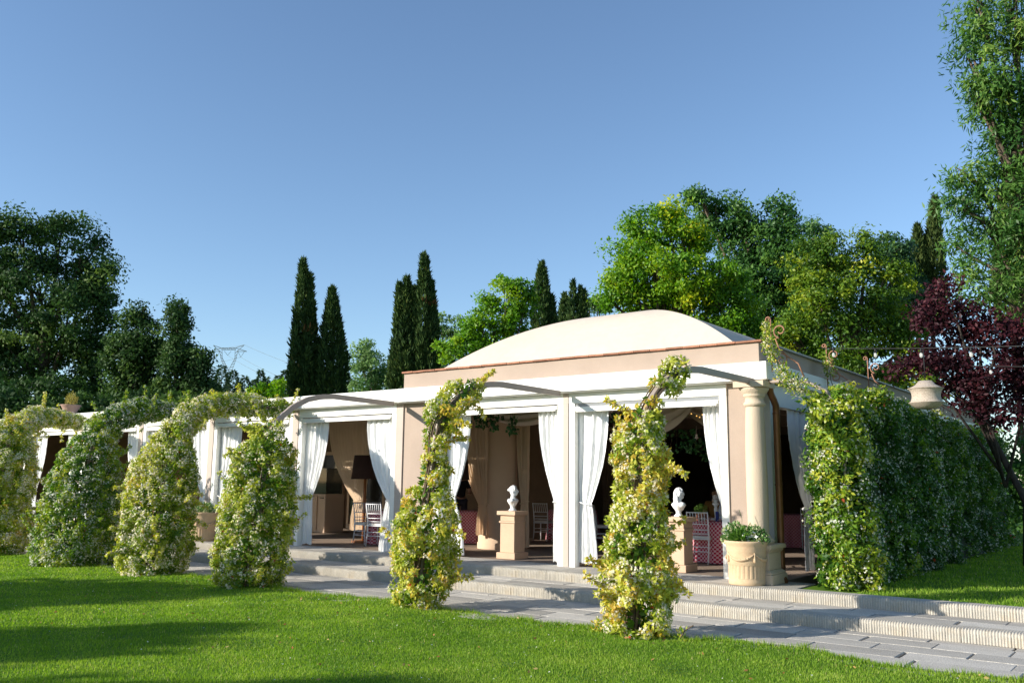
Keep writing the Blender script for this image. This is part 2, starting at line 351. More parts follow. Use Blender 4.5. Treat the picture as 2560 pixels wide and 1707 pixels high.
fbase = MB(); fbase.box(XL, -19, 9.0, 11.4, -.34, -.302); fbase.box(XL, -19, 11.46, 12.2, -.19, -.152); fbase.box(XL, -19, 12.42, 13.3, -.04, -.002)
fbo = fbase.build('far_paving', SLAB); tag(fbo, kind='structure')
# fluted nosing blocks
def nosing(L):
    ribs = int(L/.0305); prof = [(0, -.155), (0, -.05), (.006, -.028), (.018, -.010), (.036, -.001), (.06, 0), (.235, 0)]
    nrm = [(-1, 0), (-1, .05), (-.9, .4), (-.7, .7), (-.35, .9), (0, .3), (0, 0)]
    r = random.Random(5); xs = []
    for k in range(ribs):
        a = -L/2+L*k/ribs; p = L/ribs; j = r.uniform(-.0015, .0015)
        xs += [(a, -.016), (a+p*.24+j, -.002), (a+p*.5+j, .002+r.uniform(0, .002)), (a+p*.78+j, -.002)]
    xs.append((L/2, -.016)); v = []; f = []; m = len(prof)
    for x, d in xs:
        for (y, z), (ny, nz) in zip(prof, nrm): v.append((x, y+ny*d, z+nz*d))
    for i in range(len(xs)-1):
        for k in range(m-1): f.append((i*m+k, (i+1)*m+k, (i+1)*m+k+1, i*m+k+1))
    nb = len(v)
    for xx in (0, len(xs)-1):
        v += [(xs[xx][0], .235, -.155)]; ring = [xx*m+k for k in range(m)]+[len(v)-1]; f.append(tuple(ring if xx else ring[::-1]))
    me = bpy.data.meshes.new('nosing_block'); me.from_pydata(v, [], f)
    me.polygons.foreach_set('use_smooth', [True]*(len(f)-2)+[False]*2); me.update(); me.materials.append(NOSE); return me
NB = [nosing(1.10), nosing(1.24)]
for par, y, z, x1, x0, sd in ((steps, 11.22, -.146, 3.6, -24, 1), (terrace, 12.18, .004, 3.4, -24, 2)):
    r = random.Random(sd); x = x1
    while x > x0:
        k = r.choice((0, 1)); Ls = (1.10, 1.24)[k]
        o = bpy.data.objects.new('nosing_block', NB[k]); COL.objects.link(o); o.parent = par
        o.location = (x-Ls/2, y+r.uniform(-.004, .004), z+r.uniform(-.002, .002)); x -= Ls+.007
# ================================================================== PAVILION
pav = empty('pavilion', (-9, 13.3, 0), 'long beige pavilion with white roof band and cream vaulted canvas roof', 'pavilion')
ZB, ZT = 2.968, 3.24               # roof band
YB, XS = 12.80, -4.945             # front and side plane of the band
b = MB(); b.box(-12.6, XS, YB, 13.25, ZB, ZT); b.box(-5.35, XS, 13.252, 30, ZB, ZT)
b.build('roof_band', WHITE, pav, bevel=.008)
b = MB(); b.box(-36, -12.606, YB+.004, 13.25, ZB+.002, ZT-.003); b.build('roof_band', WHITE, pav, bevel=.008)
b = MB(); b.box(-36, -5.36, 13.26, 30, 3.0, 3.2); b.build('roof_slab', CEIL, pav)
# parapet with tile coping
b = MB(); b.box(-12.62, -5.13, 13.0, 13.22, ZT+.002, 3.565); b.box(-5.35, -5.13, 13.222, 30, ZT+.002, 3.565); b.box(-12.62, -12.40, 13.222, 18.5, ZT+.002, 3.565)
par = b.build('parapet', STUCCO, pav, bevel=.006)
tm = MB(); tm.box(-.145, .145, -.015, .262, 0, .03); tme = tm.mesh('coping_tile'); tme.materials.append(TERRA)
r = random.Random(3); x = -12.64
while x < -5.35:
    o = bpy.data.objects.new('coping_tile', tme); COL.objects.link(o); o.parent = par
    o.location = (x+.148, 12.965+r.uniform(-.006, .006), 3.567+r.uniform(0, .004)); o.rotation_euler = (0, r.uniform(-.02, .02), r.uniform(-.015, .015))
    x += .298
o = bpy.data.objects.new('coping_tile', tme); COL.objects.link(o); o.parent = par; o.location = (-5.22, 12.967, 3.5685)
b = MB(); b.box(-5.40, -5.07, 13.235, 30, 3.567, 3.592); b.build('metal_coping', ZINC, par)
# vault: four curved canvas faces meeting on the diagonals
b = MB(); n = 48; vx0, vx1, vy0, vy1 = -12.38, -5.37, 13.24, 18.0
def vz(u, v):
    m = max(abs(u), abs(v)); return 3.4+1.4*(1-m*m)
def vface(fn): b.grid(fn, n, n//2)
for s in (-1, 1):
    vface(lambda i, j: (lambda v, u: ((vx0+vx1)/2+u*(vx1-vx0)/2, (vy0+vy1)/2+v*(vy1-vy0)/2, vz(u, v)))(s*(1-j/(n//2)), (-1+2*i/n)*(1-j/(n//2))))
    vface(lambda i, j: (lambda u, v: ((vx0+vx1)/2+u*(vx1-vx0)/2, (vy0+vy1)/2+v*(vy1-vy0)/2, vz(u, v)))(s*(1-j/(n//2)), (-1+2*i/n)*(1-j/(n//2))))
b.build('vault_roof', VAULT, pav)
# facade: panels, posts, opening frames
ZS = 2.962
def part(name, mat_, *bx, bevel=.004):
    q = MB()
    for c in bx: q.box(*c)
    return q.build(name, mat_, pav, bevel=bevel)
part('wall_panel', STUCCO, (-12.61, -11.735, 13.03, 13.24, -.03, ZS))
part('post', POSTM, (-12.80, -12.614, 13.0, 13.2, -.03, ZS))
part('corner_pier', STUCCO, (-5.675, -5.22, 13.03, 13.30, -.03, ZS))
part('post', POSTM, (-8.722, -8.612, 12.985, 13.17, -.03, ZS))
bays = [(-8.61, -5.678), (-11.732, -8.724), (-15.826, -12.803)]
xl = -16.028
posts = [(-16.026, -15.828)]
while xl > -34:
    bays.append((xl-2.96, xl)); posts.append((xl-3.16, xl-2.962)); xl -= 3.16
for k, (a, c) in enumerate(posts):
    p = part('post', POSTM, (a, c, 12.985, 13.17, -.03, ZS))
    if k < 3: q = MB(); q.box(a-.02, c+.02, 12.965, 13.0, .93, .95); q.build('ledge', TAUPE, p)
for k, (a, c) in enumerate(bays):
    fr = part('opening_frame', WHITE, (a, a+.125, 13.0, 13.15, -.03, 2.775), (c-.125, c, 13.0, 13.15, -.03, 2.775), (a, c, 12.995, 13.15, 2.7765, 2.955), bevel=.005)
    drop = .05 if k == 0 else .012
    q = MB(); q.box(a+.13, c-.13, 12.985, 13.05, 2.70-drop, 2.775-drop-.012); q.box(a+.16, c-.16, 12.975, 13.03, 2.672-drop, 2.698-drop); q.build('blind_rail', WHITE, fr, bevel=.004)
    if drop > .02:
        q = MB(); q.quad((a+.13, 13.02, 2.70), (c-.13, 13.02, 2.70), (c-.13, 13.02, 2.776), (a+.13, 13.02, 2.776)); q.build('clear_sheet', PVC, fr)
# soffit between the band and the openings
part('soffit', WHITE, (-36, -5.0, YB+.03, 13.3, 2.957, 2.9665))
# side wall (facing right): jambs, header and panels
for y0, y1 in ((13.30, 13.42), (15.95, 16.3), (18.9, 19.3), (22., 22.4), (25.2, 25.6)):
    part('side_post', WHITE if y0 < 14 else POSTM, (-5.26, -5.10, y0, y1, -.03, ZS))
part('side_header', WHITE, (-5.25, -5.09, 13.42, 30, 2.62, 2.955))
part('side_wall', STUCCO, (-5.24, -5.12, 19.3, 22., -.03, 2.61)); part('side_wall', STUCCO, (-5.24, -5.12, 25.6, 30, -.03, 2.61))
# inner walls and ceiling
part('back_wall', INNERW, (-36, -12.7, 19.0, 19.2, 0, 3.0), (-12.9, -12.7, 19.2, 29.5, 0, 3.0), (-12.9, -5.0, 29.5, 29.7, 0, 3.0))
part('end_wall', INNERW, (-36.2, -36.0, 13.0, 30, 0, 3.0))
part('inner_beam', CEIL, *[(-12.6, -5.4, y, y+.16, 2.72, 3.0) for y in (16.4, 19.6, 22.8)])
# glass doors at the back of the left wing
for xx in (-22.4, -20.6, -18.8):
    d = part('glass_door', INNERP, (xx, xx+.09, 18.9, 18.985, 0, 2.3), (xx+1.5, xx+1.59, 18.9, 18.985, 0, 2.3), (xx+.09, xx+1.5, 18.9, 18.985, 2.2, 2.3), (xx+.09, xx+1.5, 18.9, 18.985, 0, .12))
    q = MB(); q.box(xx+.092, xx+1.498, 18.93, 18.945, .122, 2.198); q.build('pane', GLASSD, d)
# corner column
CX, CY = -5.17, 12.86
b = MB(); b.lathe([(.150, .70), (.157, 1.2), (.153, 1.8), (.142, 2.3), (.130, 2.56)], (CX, CY, 0), 28, lambda a, z, r_: .003*sin(5*a+z*9)+.002*sin(11*a-z*17))
colm = b.build('column', STONE_COL, pav)
b = MB(); b.lathe([(.130, 2.56), (.138, 2.565), (.160, 2.585), (.164, 2.605), (.156, 2.625), (.138, 2.64), (.137, 2.70), (.158, 2.712), (.166, 2.73), (.160, 2.745), (.175, 2.76), (.215, 2.815), (.222, 2.84), (.20, 2.845)], (CX, CY, 0), 28)
b.box(CX-.235, CX+.235, CY-.235, CY+.235, 2.846, 2.935); b.build('capital', STONE_COL, colm)
b = MB(); b.lathe([(.21, .56), (.225, .575), (.228, .605), (.205, .635), (.18, .65), (.175, .67), (.150, .70)], (CX, CY, 0), 28)
for h0, h1, w0 in ((0, .14, .30), (.14, .17, .285), (.20, .44, .235), (.47, .50, .265), (.50, .56, .295)): b.box(CX-w0, CX+w0, CY-w0, CY+w0, h0+.001, h1)
def frust(q, z0, w0, z1, w1):
    n0 = len(q.v)
    for z, ww in ((z0, w0), (z1, w1)): q.v += [(CX-ww, CY-ww, z), (CX+ww, CY-ww, z), (CX+ww, CY+ww, z), (CX-ww, CY+ww, z)]
    for k in range(4): q.f.append((n0+k, n0+(k+1) % 4, n0+4+(k+1) % 4, n0+4+k)); q.sm.append(False)
frust(b, .17, .282, .20, .236); frust(b, .44, .236, .47, .262); b.build('pedestal', STONE_COL, colm, bevel=.006)
# copper downpipe
b = MB(); b.tube([(-5.0, 13.05, 2.96), (-5.0, 13.05, 2.86), (-5.0, 13.08, 2.78), (-4.985, 13.16, 2.68), (-4.975, 13.21, 2.60), (-4.975, 13.22, 2.5), (-4.975, 13.22, .22), (-4.97, 13.21, .14), (-4.93, 13.13, .07), (-4.87, 13.03, .025)], .052, 14)
for zz in (.2, 2.47, 1.4): b.tube([(-4.975, 13.22, zz), (-4.975, 13.22, zz+.025)], .058, 14)
b.build('downpipe', COPPER, pav)
# roof terrace detail on the left wing: low parapet behind the vines
# ------------------------------------------------------------------ curtains
def curtain(name, xo, side, ztop, ztie, zbot, wt, wtie, wb, Y, mat_, label, group, amp=.025, folds=5, axis='x', seed=0, cat='curtain', tassel=None):
    """xo: fixed (outer) edge; side +1 means the cloth reaches towards +x (or +y) from xo"""
    r = random.Random(seed); nu, nv = 46, 44; ph = [r.uniform(0, 6) for _ in range(5)]; wt *= r.uniform(.88, 1.12); wb *= r.uniform(.8, 1.25); ztie += r.uniform(-.07, .07); folds = folds+r.choice((-1, 0, 0, 1)); amp *= r.uniform(.75, 1.3)
    def P(i, j):
        u = i/nu; v = j/nv; z = ztop+(zbot-ztop)*v; vt = (ztop-ztie)/(ztop-zbot)
        if v < vt:
            t = v/vt; wd = wt+(wtie-wt)*(t**2.1); off = 0.02*t*t
        else:
            t = (v-vt)/(1-vt); wd = wtie+(wb-wtie)*(1-(1-t)**1.7); off = .02*(1-t)
        k = 1-.55*max(0, 1-abs(v-vt)/.12); uu = u+.02*sin(v*5+ph[0])*sin(pi*u)
        fold = amp*k*(sin(2*pi*folds*uu+ph[1]+.9*sin(v*3+ph[2]))+.35*sin(2*pi*(folds*1.7)*uu+ph[3]+v*2))*(.55+.45*wd/wt)
        wr = .006*sin(u*31+v*23+ph[4])*sin(v*41-u*17)
        x = xo+side*(off+wd*u); y = Y+fold+wr
        if j == nv: z += .012*sin(u*9+ph[0])
        return (x, y, z) if axis == 'x' else (y, x, z)
    org = (xo, Y, zbot) if axis == 'x' else (Y, xo, zbot)
    root = empty(name, org, label, cat, group)
    q = MB(); q.grid(P, nu, nv); q.build('cloth', mat_, root)
    q = MB(); pts = []
    for k in range(13):
        a = 2*pi*k/12; xx = xo+side*(.02+wtie*(.5+.54*cos(a))); yy = Y+.07*sin(a)
        pts.append((xx, yy, ztie+.035*side*0-.03*cos(a)) if axis == 'x' else (yy, xx, ztie-.03*cos(a)))
    q.tube(pts, .009, 6, caps=False); q.build('tie_back', mat_, root)
    return root
GW = 'white tied curtains of the front openings'
curtain('curtain', -8.485, 1, 2.66, 1.02, .06, .62, .24, .34, 13.13, CURT, 'white tied curtain right of the centre post, in the bay nearest the corner column', GW, seed=1)
curtain('curtain', -5.80, -1, 2.70, 1.02, .06, .36, .05, .07, 13.22, CURT, 'white tied curtain beside the beige corner pier', GW, seed=2)
curtain('curtain', -8.85, -1, 2.68, 1.05, .05, .55, .14, .22, 13.13, CURT, 'white tied curtain left of the centre post', GW, seed=3)
curtain('curtain', -11.6, 1, 2.68, 1.05, .05, .6, .22, .4, 13.2, CURT, 'white tied curtain half hidden behind the slender second vine', GW, seed=4)
curtain('curtain', -15.70, 1, 2.68, 1.06, .04, .66, .27, .42, 13.13, CURT, 'white tied curtain at left of the bay with the dark floor lamp', GW, seed=5)
curtain('curtain', -12.94, -1, 2.68, 1.0, .0, .78, .18, .36, 13.13, CURT, 'white tied curtain beside the beige wall panel, over the gingham table', GW, seed=6)
for k, (a, c) in enumerate(bays[3:7]):
    who = ('the third', 'the fourth', 'the fifth', 'the sixth')[k]
    curtain('curtain', a+.13, 1, 2.68, 1.05, .05, .72, .24, .4, 13.13, CURT, 'white tied curtain at left of %s opening left of the wall panel' % ('second', 'third', 'fourth', 'fifth')[k], GW, seed=10+k)
    curtain('curtain', c-.13, -1, 2.68, 1.05, .05, .72, .24, .4, 13.13, CURT, 'white tied curtain at right of %s opening left of the wall panel' % ('second', 'third', 'fourth', 'fifth')[k], GW, seed=20+k)
curtain('curtain', 15.2, -1, 2.62, 1.02, .03, 1.15, .36, .46, -5.16, CURT, 'tall white curtain of the side opening, between downpipe and hedge', None, axis='y', seed=30)
curtain('curtain', 13.45, 1, 2.62, 1.3, .03, .4, .16, .2, -5.2, CURT, 'narrow white curtain behind the corner column', None, axis='y', seed=31)
# ------------------------------------------------------------------ inner drapes and pillar
q = MB(); q.lathe([(.44, 0), (.44, .12), (.42, .14), (.42, 3.0)], (-12.15, 15.55, 0), 32)
pi_ = q.build('inner_pillar', INNERP, pav)
GD = 'brown drapes inside the pavilion'
curtain('drape', -11.98, -1, 2.95, .95, .30, .85, .22, .34, 14.98, DRAPE, 'brown drape gathered at left of the round pillar behind the first bust', GD, seed=40, folds=8)
curtain('drape', -11.35, -1, 2.95, 1.0, .05, .35, .2, .25, 15.6, DRAPE, 'narrow brown drape at right of the round pillar', GD, seed=41, folds=5)
curtain('drape', -15.72, -1, 2.95, 1.0, .25, 1.4, .42, .45, 15.05, DRAPE, 'wide brown drape behind the dark floor lamp', GD, seed=42, folds=12)
curtain('drape', -9.3, -1, 2.95, 1.0, .05, .45, .3, .4, 16.5, DRAPE, 'brown drape seen behind the curtain left of the centre post', GD, seed=43, folds=6)
curtain('drape', -9.5, -1, 2.52, .95, .3, .8, .45, .5, 17.15, DRAPE, 'brown drape deep inside behind the front vine', GD, seed=44, folds=9)
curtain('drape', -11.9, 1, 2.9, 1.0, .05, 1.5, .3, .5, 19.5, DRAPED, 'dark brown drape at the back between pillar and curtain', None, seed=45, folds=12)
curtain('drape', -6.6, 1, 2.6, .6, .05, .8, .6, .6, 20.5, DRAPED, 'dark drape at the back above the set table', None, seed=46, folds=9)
def swag(xa, ya, xb, yb, z, sag, dep, mat_, label, seed):
    r = random.Random(seed); nu, nv = 30, 10
    q = MB()
    def P(i, j):
        u = i/nu; v = j/nv; s_ = 4*u*(1-u); zz = z-sag*s_*(.25+.75*v)-dep*v*(.15+.85*s_)
        off = .05*sin(v*19+u*3)
        return (xa+(xb-xa)*u+off*.3, ya+(yb-ya)*u+off+.12*v*s_, zz)
    q.grid(P, nu, nv); o = q.build('ceiling_swag', mat_, None, org=(xa, ya, z)); return tag(o, label, 'swag', 'cloth swags under the ceiling')
swag(-11.9, 14.3, -9.3, 14.2, 2.97, .18, .26, SWAG, 'pale cloth swag under the ceiling above the first bust', 1)
swag(-8.9, 14.4, -6.9, 14.6, 2.95, .32, .34, SWAG, 'pale cloth swag between centre post curtain and front vine', 2)
swag(-7.6, 15.2, -5.5, 14.6, 2.95, .28, .36, SWAG, 'pale cloth swag with fairy lights right of the front vine', 3)
swag(-10.4, 17.1, -8.7, 17.1, 2.66, .10, .14, DRAPE, 'ochre cloth swag deep inside above the drapes', 4)
# ================================================================== FURNITURE AND ORNAMENT
def copy_tree(o, parent=None):
    c = o.copy(); COL.objects.link(c); c.parent = parent
    for ch in o.children: copy_tree(ch, c)
    return c
def make_chair():
    root = empty('chiavari_chair', (0, 0, 0), 'chair', 'chair')
    W = .19; T = lambda q, nm, par=root: q.build(nm, CHAIRW, par, world=False)
    for s in (-1, 1):       # rear leg runs up into the back post; back faces -y
        T(MB().tube([(s*.185, -.23, 0), (s*.185, -.185, .25), (s*.187, -.175, .45), (s*.192, -.20, .70), (s*.196, -.245, .92)], [.012, .015, .016, .014, .012], 8), 'leg')
        T(MB().tube([(s*.195, .20, 0), (s*.195, .195, .22), (s*.195, .19, .43)], [.011, .014, .016], 8), 'leg')
        for z in (.20, .29): T(MB().tube([(s*.19, -.18, z), (s*.195, .19, z)], .009, 6), 'stretcher')
    for z in (.22, .30): T(MB().tube([(-.185, -.19, z), (.185, -.19, z)], .009, 6), 'stretcher')
    T(MB().tube([(-.195, .195, .24), (.195, .195, .24)], .009, 6), 'stretcher')
    q = MB(); q.box(-.205, .205, -.195, .205, .425, .452); q.build('seat', CHAIRW, root, world=False, bevel=.01)
    q = MB(); q.box(-.19, .19, -.175, .195, .453, .49); q.build('cushion', CUSH, root, world=False, bevel=.016)
    for z, y in ((.53, -.178), (.60, -.183), (.70, -.20), (.905, -.242)): T(MB().tube([(-.19, y, z), (.19, y, z)], .0105, 6), 'back_rail')
    for k in range(6):
        x = -.135+.054*k; T(MB().tube([(x, -.20, .70), (x, -.242, .905)], .0075, 6), 'spindle')
    return root
chair0 = make_chair(); first = [True]
GC = 'white chairs set at the gingham tables'
def chair(x, y, ang, label):
    o = chair0 if first[0] else copy_tree(chair0); first[0] = False
    o.location = (x, y, 0); o.rotation_euler = (0, 0, radians(ang)); tag(o, label, 'chair', GC)
# gingham tablecloth material: woven check on the cloth's own UV
def gingham():
    m, nt, b = newmat('red_gingham'); N = nt.nodes; Lk = nt.links.new
    uv = N.new('ShaderNodeUVMap'); uv.uv_map = 'cloth'; ck = N.new('ShaderNodeTexChecker'); ck.inputs['Scale'].default_value = 1
    ck.inputs['Color1'].default_value = (.42, .012, .045, 1); ck.inputs['Color2'].default_value = (.66, .42, .44, 1)
    Lk(uv.outputs[0], ck.inputs['Vector']); Lk(ck.outputs['Color'], b.inputs['Base Color']); b.inputs['Roughness'].default_value = .9
    return m
GING = gingham()
def table(x, y, R, label, seed):
    root = empty('round_table', (x, y, 0), label, 'table', 'round tables inside')
    q = MB(); q.lathe([(0.001, .73), (R-.01, .73), (R-.01, .70), (.05, .69), (.045, .1), (.25, .05), (.25, .002), (.001, .002)], (x, y, 0), 24); q.build('table_top', WOOD, root)
    r = random.Random(seed); na, nr = 96, 16; V = []; F = []; U = []
    ph = r.uniform(0, 6)
    for j in range(nr+1):
        for i in range(na):
            a = 2*pi*i/na
            if j <= 5: rr = R*j/5; z = .742; s_ = rr
            else:
                t = (j-5)/(nr-5); s_ = R+t*.72; fold = t**.8*(.055*sin(11*a+ph+.6*sin(3*a))+.02*sin(23*a))
                rr = R+.015+.05*t+fold; z = .742-.012*min(1, t*8)-.715*t
            V.append((x+rr*cos(a), y+rr*sin(a), z)); U.append((a, s_))
    for j in range(nr):
        for i in range(na): F.append((j*na+i, j*na+(i+1) % na, (j+1)*na+(i+1) % na, (j+1)*na+i))
    me = bpy.data.meshes.new('tablecloth'); me.from_pydata(V, [], F); ul = me.uv_layers.new(name='cloth')
    k = 0
    for fi, f in enumerate(F):
        j = fi//na
        for vi in f:
            a, s_ = U[vi]; i = fi % na
            if j < 5: uvv = ((V[vi][0]-x)/.036, (V[vi][1]-y)/.036)
            else: aa = a if not (i == na-1 and vi % na == 0) else 2*pi; uvv = (aa*R*1.05/.036, s_/.036)
            ul.data[k].uv = uvv; k += 1
    me.polygons.foreach_set('use_smooth', [True]*len(F)); me.update()
    o = link('tablecloth', me, GING, None)
    return tag(o, label.replace('round table under', 'cloth:').replace('cloth: ', '') if False else 'red gingham cloth draped over '+label, 'tablecloth', 'red gingham tablecloths')
table(-14.72, 14.85, .45, 'the round table of the bay with the dark floor lamp', 1)
table(-6.95, 16.0, .74, 'the round table laid with bottles and candle stand', 2)
table(-9.55, 18.1, .65, 'the round table right of the centre post', 3)
table(-12.6, 19.2, .6, 'the round table behind the first bust', 4)
table(-13.75, 16.6, .55, 'the round table left of the round pillar', 5)
table(-7.7, 21.1, .7, 'the round table seen through the side opening', 6)
chair(-15.05, 14.42, -95, 'white chair turned sideways beside the curtain of the lamp bay')
chair(-14.42, 14.22, 8, 'white chair with its back to the path in the lamp bay')
chair(-15.2, 14.95, -100, 'white chair behind the table of the lamp bay')
chair(-7.2, 15.25, 5, 'white chair with its back to the path beside the second bust')
chair(-6.25, 15.28, 25, 'white chair half hidden behind the large corner pot')
chair(-10.7, 17.6, -62, 'white chair turned right, next to the curtain right of the centre post')
chair(-9.35, 17.25, 12, 'white chair whose back shows beside the front vine')
chair(-12.95, 18.45, 8, 'white chair right behind the first bust pedestal')
chair(-12.3, 18.8, 40, 'second white chair behind the first bust pedestal')
chair(-13.9, 15.85, -20, 'white chair left of the round pillar under the lamp')
chair(-7.0, 20.45, 20, 'white chair seen through the side opening behind the downpipe')
chair(-8.6, 19.2, 70, 'white chair in the dark behind the table right of the centre post')
# things on the laid table
tz = .745; TX, TY = -6.98, 15.95
r_ = empty('candle_stand', (-7.16, 15.78, tz), 'white turned candle stand with glass hurricane on the laid table', 'candle stand')
q = MB(); q.lathe([(.001, 0), (.055, 0), (.06, .02), (.03, .04), (.022, .08), (.03, .14), (.036, .2), (.026, .25), (.04, .28), (.062, .30), (.066, .315), (.001, .316)], (-7.16, 15.78, tz), 16); q.build('stem', PLASTER, r_)
q = MB(); q.lathe([(.05, .318), (.058, .34), (.058, .46), (.060, .465)], (-7.16, 15.78, tz), 16); q.build('glass_hurricane', GLASS, r_)
q = MB(); q.tube([(-7.16, 15.78, tz+.318), (-7.16, 15.78, tz+.38)], .025, 10); q.build('candle', CUSH, r_)
BOTTLE = glassmat('water_bottle', (.75, .82, .88), .45, .1); LABELM = mat('bottle_label', (.55, .68, .82), rough=.5, var=.3, vs=30)
for k, (dx, dy, lab) in enumerate(((-.02, -.32, 'water bottle with pale label in front on the laid table'), (.18, -.22, 'water bottle at right on the laid table'), (-.05, .1, 'water bottle behind the candle stand on the laid table'))):
    x, y = TX+dx, TY+dy; r_ = empty('water_bottle', (x, y, tz), 'clear '+lab, 'bottle', 'water bottles on the laid table')
    q = MB(); q.lathe([(.001, 0), (.04, .002), (.042, .03), (.038, .09), (.042, .12), (.042, .2), (.02, .27), (.014, .275), (.014, .30)], (x, y, tz), 14); q.build('bottle_body', BOTTLE, r_)
    q = MB(); q.lathe([(.0425, .035), (.0435, .04), (.0435, .085), (.0425, .09)], (x, y, tz), 14); q.build('paper_label', LABELM, r_)
    q = MB(); q.tube([(x, y, tz+.295), (x, y, tz+.315)], .016, 10); q.build('cap', mat('cap_%d' % k, (.03, .05, .2)), r_)
BLUE = mat('blue_can', (.02, .04, .22), rough=.35, var=.4, vs=20)
q = MB(); x, y = -7.02, 15.52; q.lathe([(.001, 0), (.028, 0), (.031, .01), (.031, .165), (.027, .175), (.001, .175)], (x, y, tz), 14); tag(q.build('drink_can', BLUE), 'slim dark blue can on the laid table beside the bottles', 'can')
HERB = leafmat('herb_leaf', [(0, (.05, .13, .02)), (1, (.16, .30, .05))], trans=.35)
def tuft(parent, name, c, n, rad, h, L, W, m, up=.7, flat=False):
    a = RNG.uniform(0, 2*pi, n); rr = rad*np.sqrt(RNG.random(n)); hh = h*RNG.random(n)**.7
    C = np.stack([c[0]+rr*np.cos(a), c[1]+rr*np.sin(a), c[2]+hh*(1-.45*(rr/rad)**2)], 1)
    D = unit(np.stack([np.cos(a)*(rr/rad), np.sin(a)*(rr/rad), up+0*a], 1)+RNG.normal(0, .45, (n, 3)))
    V, F, T = leaves(C, D, RNG.uniform(.6, 1.1, n)*L, RNG.uniform(.7, 1.1, n)*W, RNG.random(n))
    o = link(name, fastmesh(name, V, F, T), m, parent); o['kind'] = 'stuff'; return o
r_ = empty('herb_box', (-7.42, 15.7, tz), 'terracotta herb box with rosemary on the laid table', 'planter')
q = MB(); q.lathe([(.001, 0), (.09, 0), (.11, .11), (.115, .12), (.10, .12), (.095, .1), (.001, .1)], (-7.42, 15.7, tz), 14); q.build('pot', TERRA, r_)
tuft(r_, 'rosemary', (-7.42, 15.7, tz+.1), 420, .12, .2, .04, .007, HERB, up=1.2)
NAP = clothmat('white_napkin', (.78, .77, .78), trans=.1)
def napkin(x, y, z, seed, label):
    r = random.Random(seed); p = [r.uniform(0, 6) for _ in range(4)]; q = MB()
    q.grid(lambda i, j: (lambda u, v: (x+.36*(u-.5), y+.3*(v-.5), z+.012+.03*abs(sin(4*u+p[0]))*abs(sin(3*v+p[1]))+.02*sin(7*u+5*v+p[2])**2))(i/14, j/12), 14, 12)
    tag(q.build('napkin', NAP, None, org=(x, y, z)), label, 'napkin', 'crumpled white napkins')
napkin(-7.25, 15.48, tz, 1, 'crumpled white napkin on the laid table behind the chair back')
napkin(-6.75, 15.45, tz, 2, 'crumpled white napkin on the laid table near the white frame')
napkin(-9.75, 17.75, tz, 3, 'crumpled white napkin on the table right of the centre post')
napkin(-14.75, 14.7, tz, 4, 'crumpled white napkin on the table of the lamp bay')
napkin(-12.6, 18.85, tz, 5, 'crumpled white napkin on the table behind the first bust')
# floor lamps
for x, y, lab in ((-15.45, 14.72, 'floor lamp with dark brown shade behind the gingham table'), (-12.44, 14.40, 'floor lamp with dark brown shade left of the round pillar')):
    r_ = empty('floor_lamp', (x, y, 0), lab, 'lamp', 'dark floor lamps')
    q = MB(); q.lathe([(.33, 1.45), (.27, 2.0), (.265, 2.0), (.325, 1.45)], (x, y, 0), 28); q.build('lamp_shade', LAMPSH, r_)
    q = MB(); q.tube([(x, y, .04), (x, y, 1.75)], .035, 10); q.build('pole', WOOD, r_)
    q = MB(); q.box(x-.19, x+.19, y-.19, y+.19, 0, .05); q.build('base', WOOD, r_, bevel=.008)
# beige cabinet inside the left wing
r_ = empty('cabinet', (-19.1, 17.0, 0), 'beige low cabinet with glass top behind the left curtain of the lamp bay', 'cabinet')
q = MB(); q.box(-19.75, -18.95, 16.6, 17.3, .0, 1.05); q.build('body', INNERP, r_, bevel=.02)
q = MB(); q.box(-19.72, -19.26, 16.57, 16.597, .08, .98); q.build('door', INNERP, r_, bevel=.004)
q = MB(); q.box(-19.15, -19.02, 16.57, 16.598, .93, .95); q.build('handle', DARK, r_)
q = MB(); q.box(-19.7, -19.0, 16.65, 17.25, 1.052, 1.75); q.build('glass_case', GLASSD, r_)
# lit shelf at the back, seen beside the curtain right of the centre post, and fairy lights in the swag
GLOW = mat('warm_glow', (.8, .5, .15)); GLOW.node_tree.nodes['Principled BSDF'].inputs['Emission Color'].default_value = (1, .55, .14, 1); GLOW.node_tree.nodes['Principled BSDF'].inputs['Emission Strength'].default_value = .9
p0 = aty(1378, 1100, 21.5); r_ = empty('lit_shelf', (p0[0], p0[1], 0), 'shelf unit with warm lit back seen behind the curtain right of the centre post', 'shelf')
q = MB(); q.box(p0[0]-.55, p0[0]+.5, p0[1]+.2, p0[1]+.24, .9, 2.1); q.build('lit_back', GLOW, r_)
q = MB(); q.box(p0[0]-.6, p0[0]+.55, p0[1]-.15, p0[1]+.198, 0, .9); q.build('counter', CEIL, r_)
for zz in (1.3, 1.7, 2.1): q = MB(); q.box(p0[0]-.55, p0[0]+.5, p0[1]-.08, p0[1]+.198, zz, zz+.03); q.build('shelf_board', CEIL, r_)
for i, (dx, dy) in enumerate(((1600, 955), (1607, 958), (1613, 952), (1588, 950))):
    p = aty(dx, dy, 14.9); q = MB(); q.ball((0, 0, 0), .012, 8, 6); o = q.build('fairy_light', GLOW); o.location = tuple(p); tag(o, '%s tiny warm fairy light glowing in the swag right of the front vine' % ('second', 'lowest', 'rightmost', 'leftmost')[i], 'fairy light', 'fairy lights in the swag')
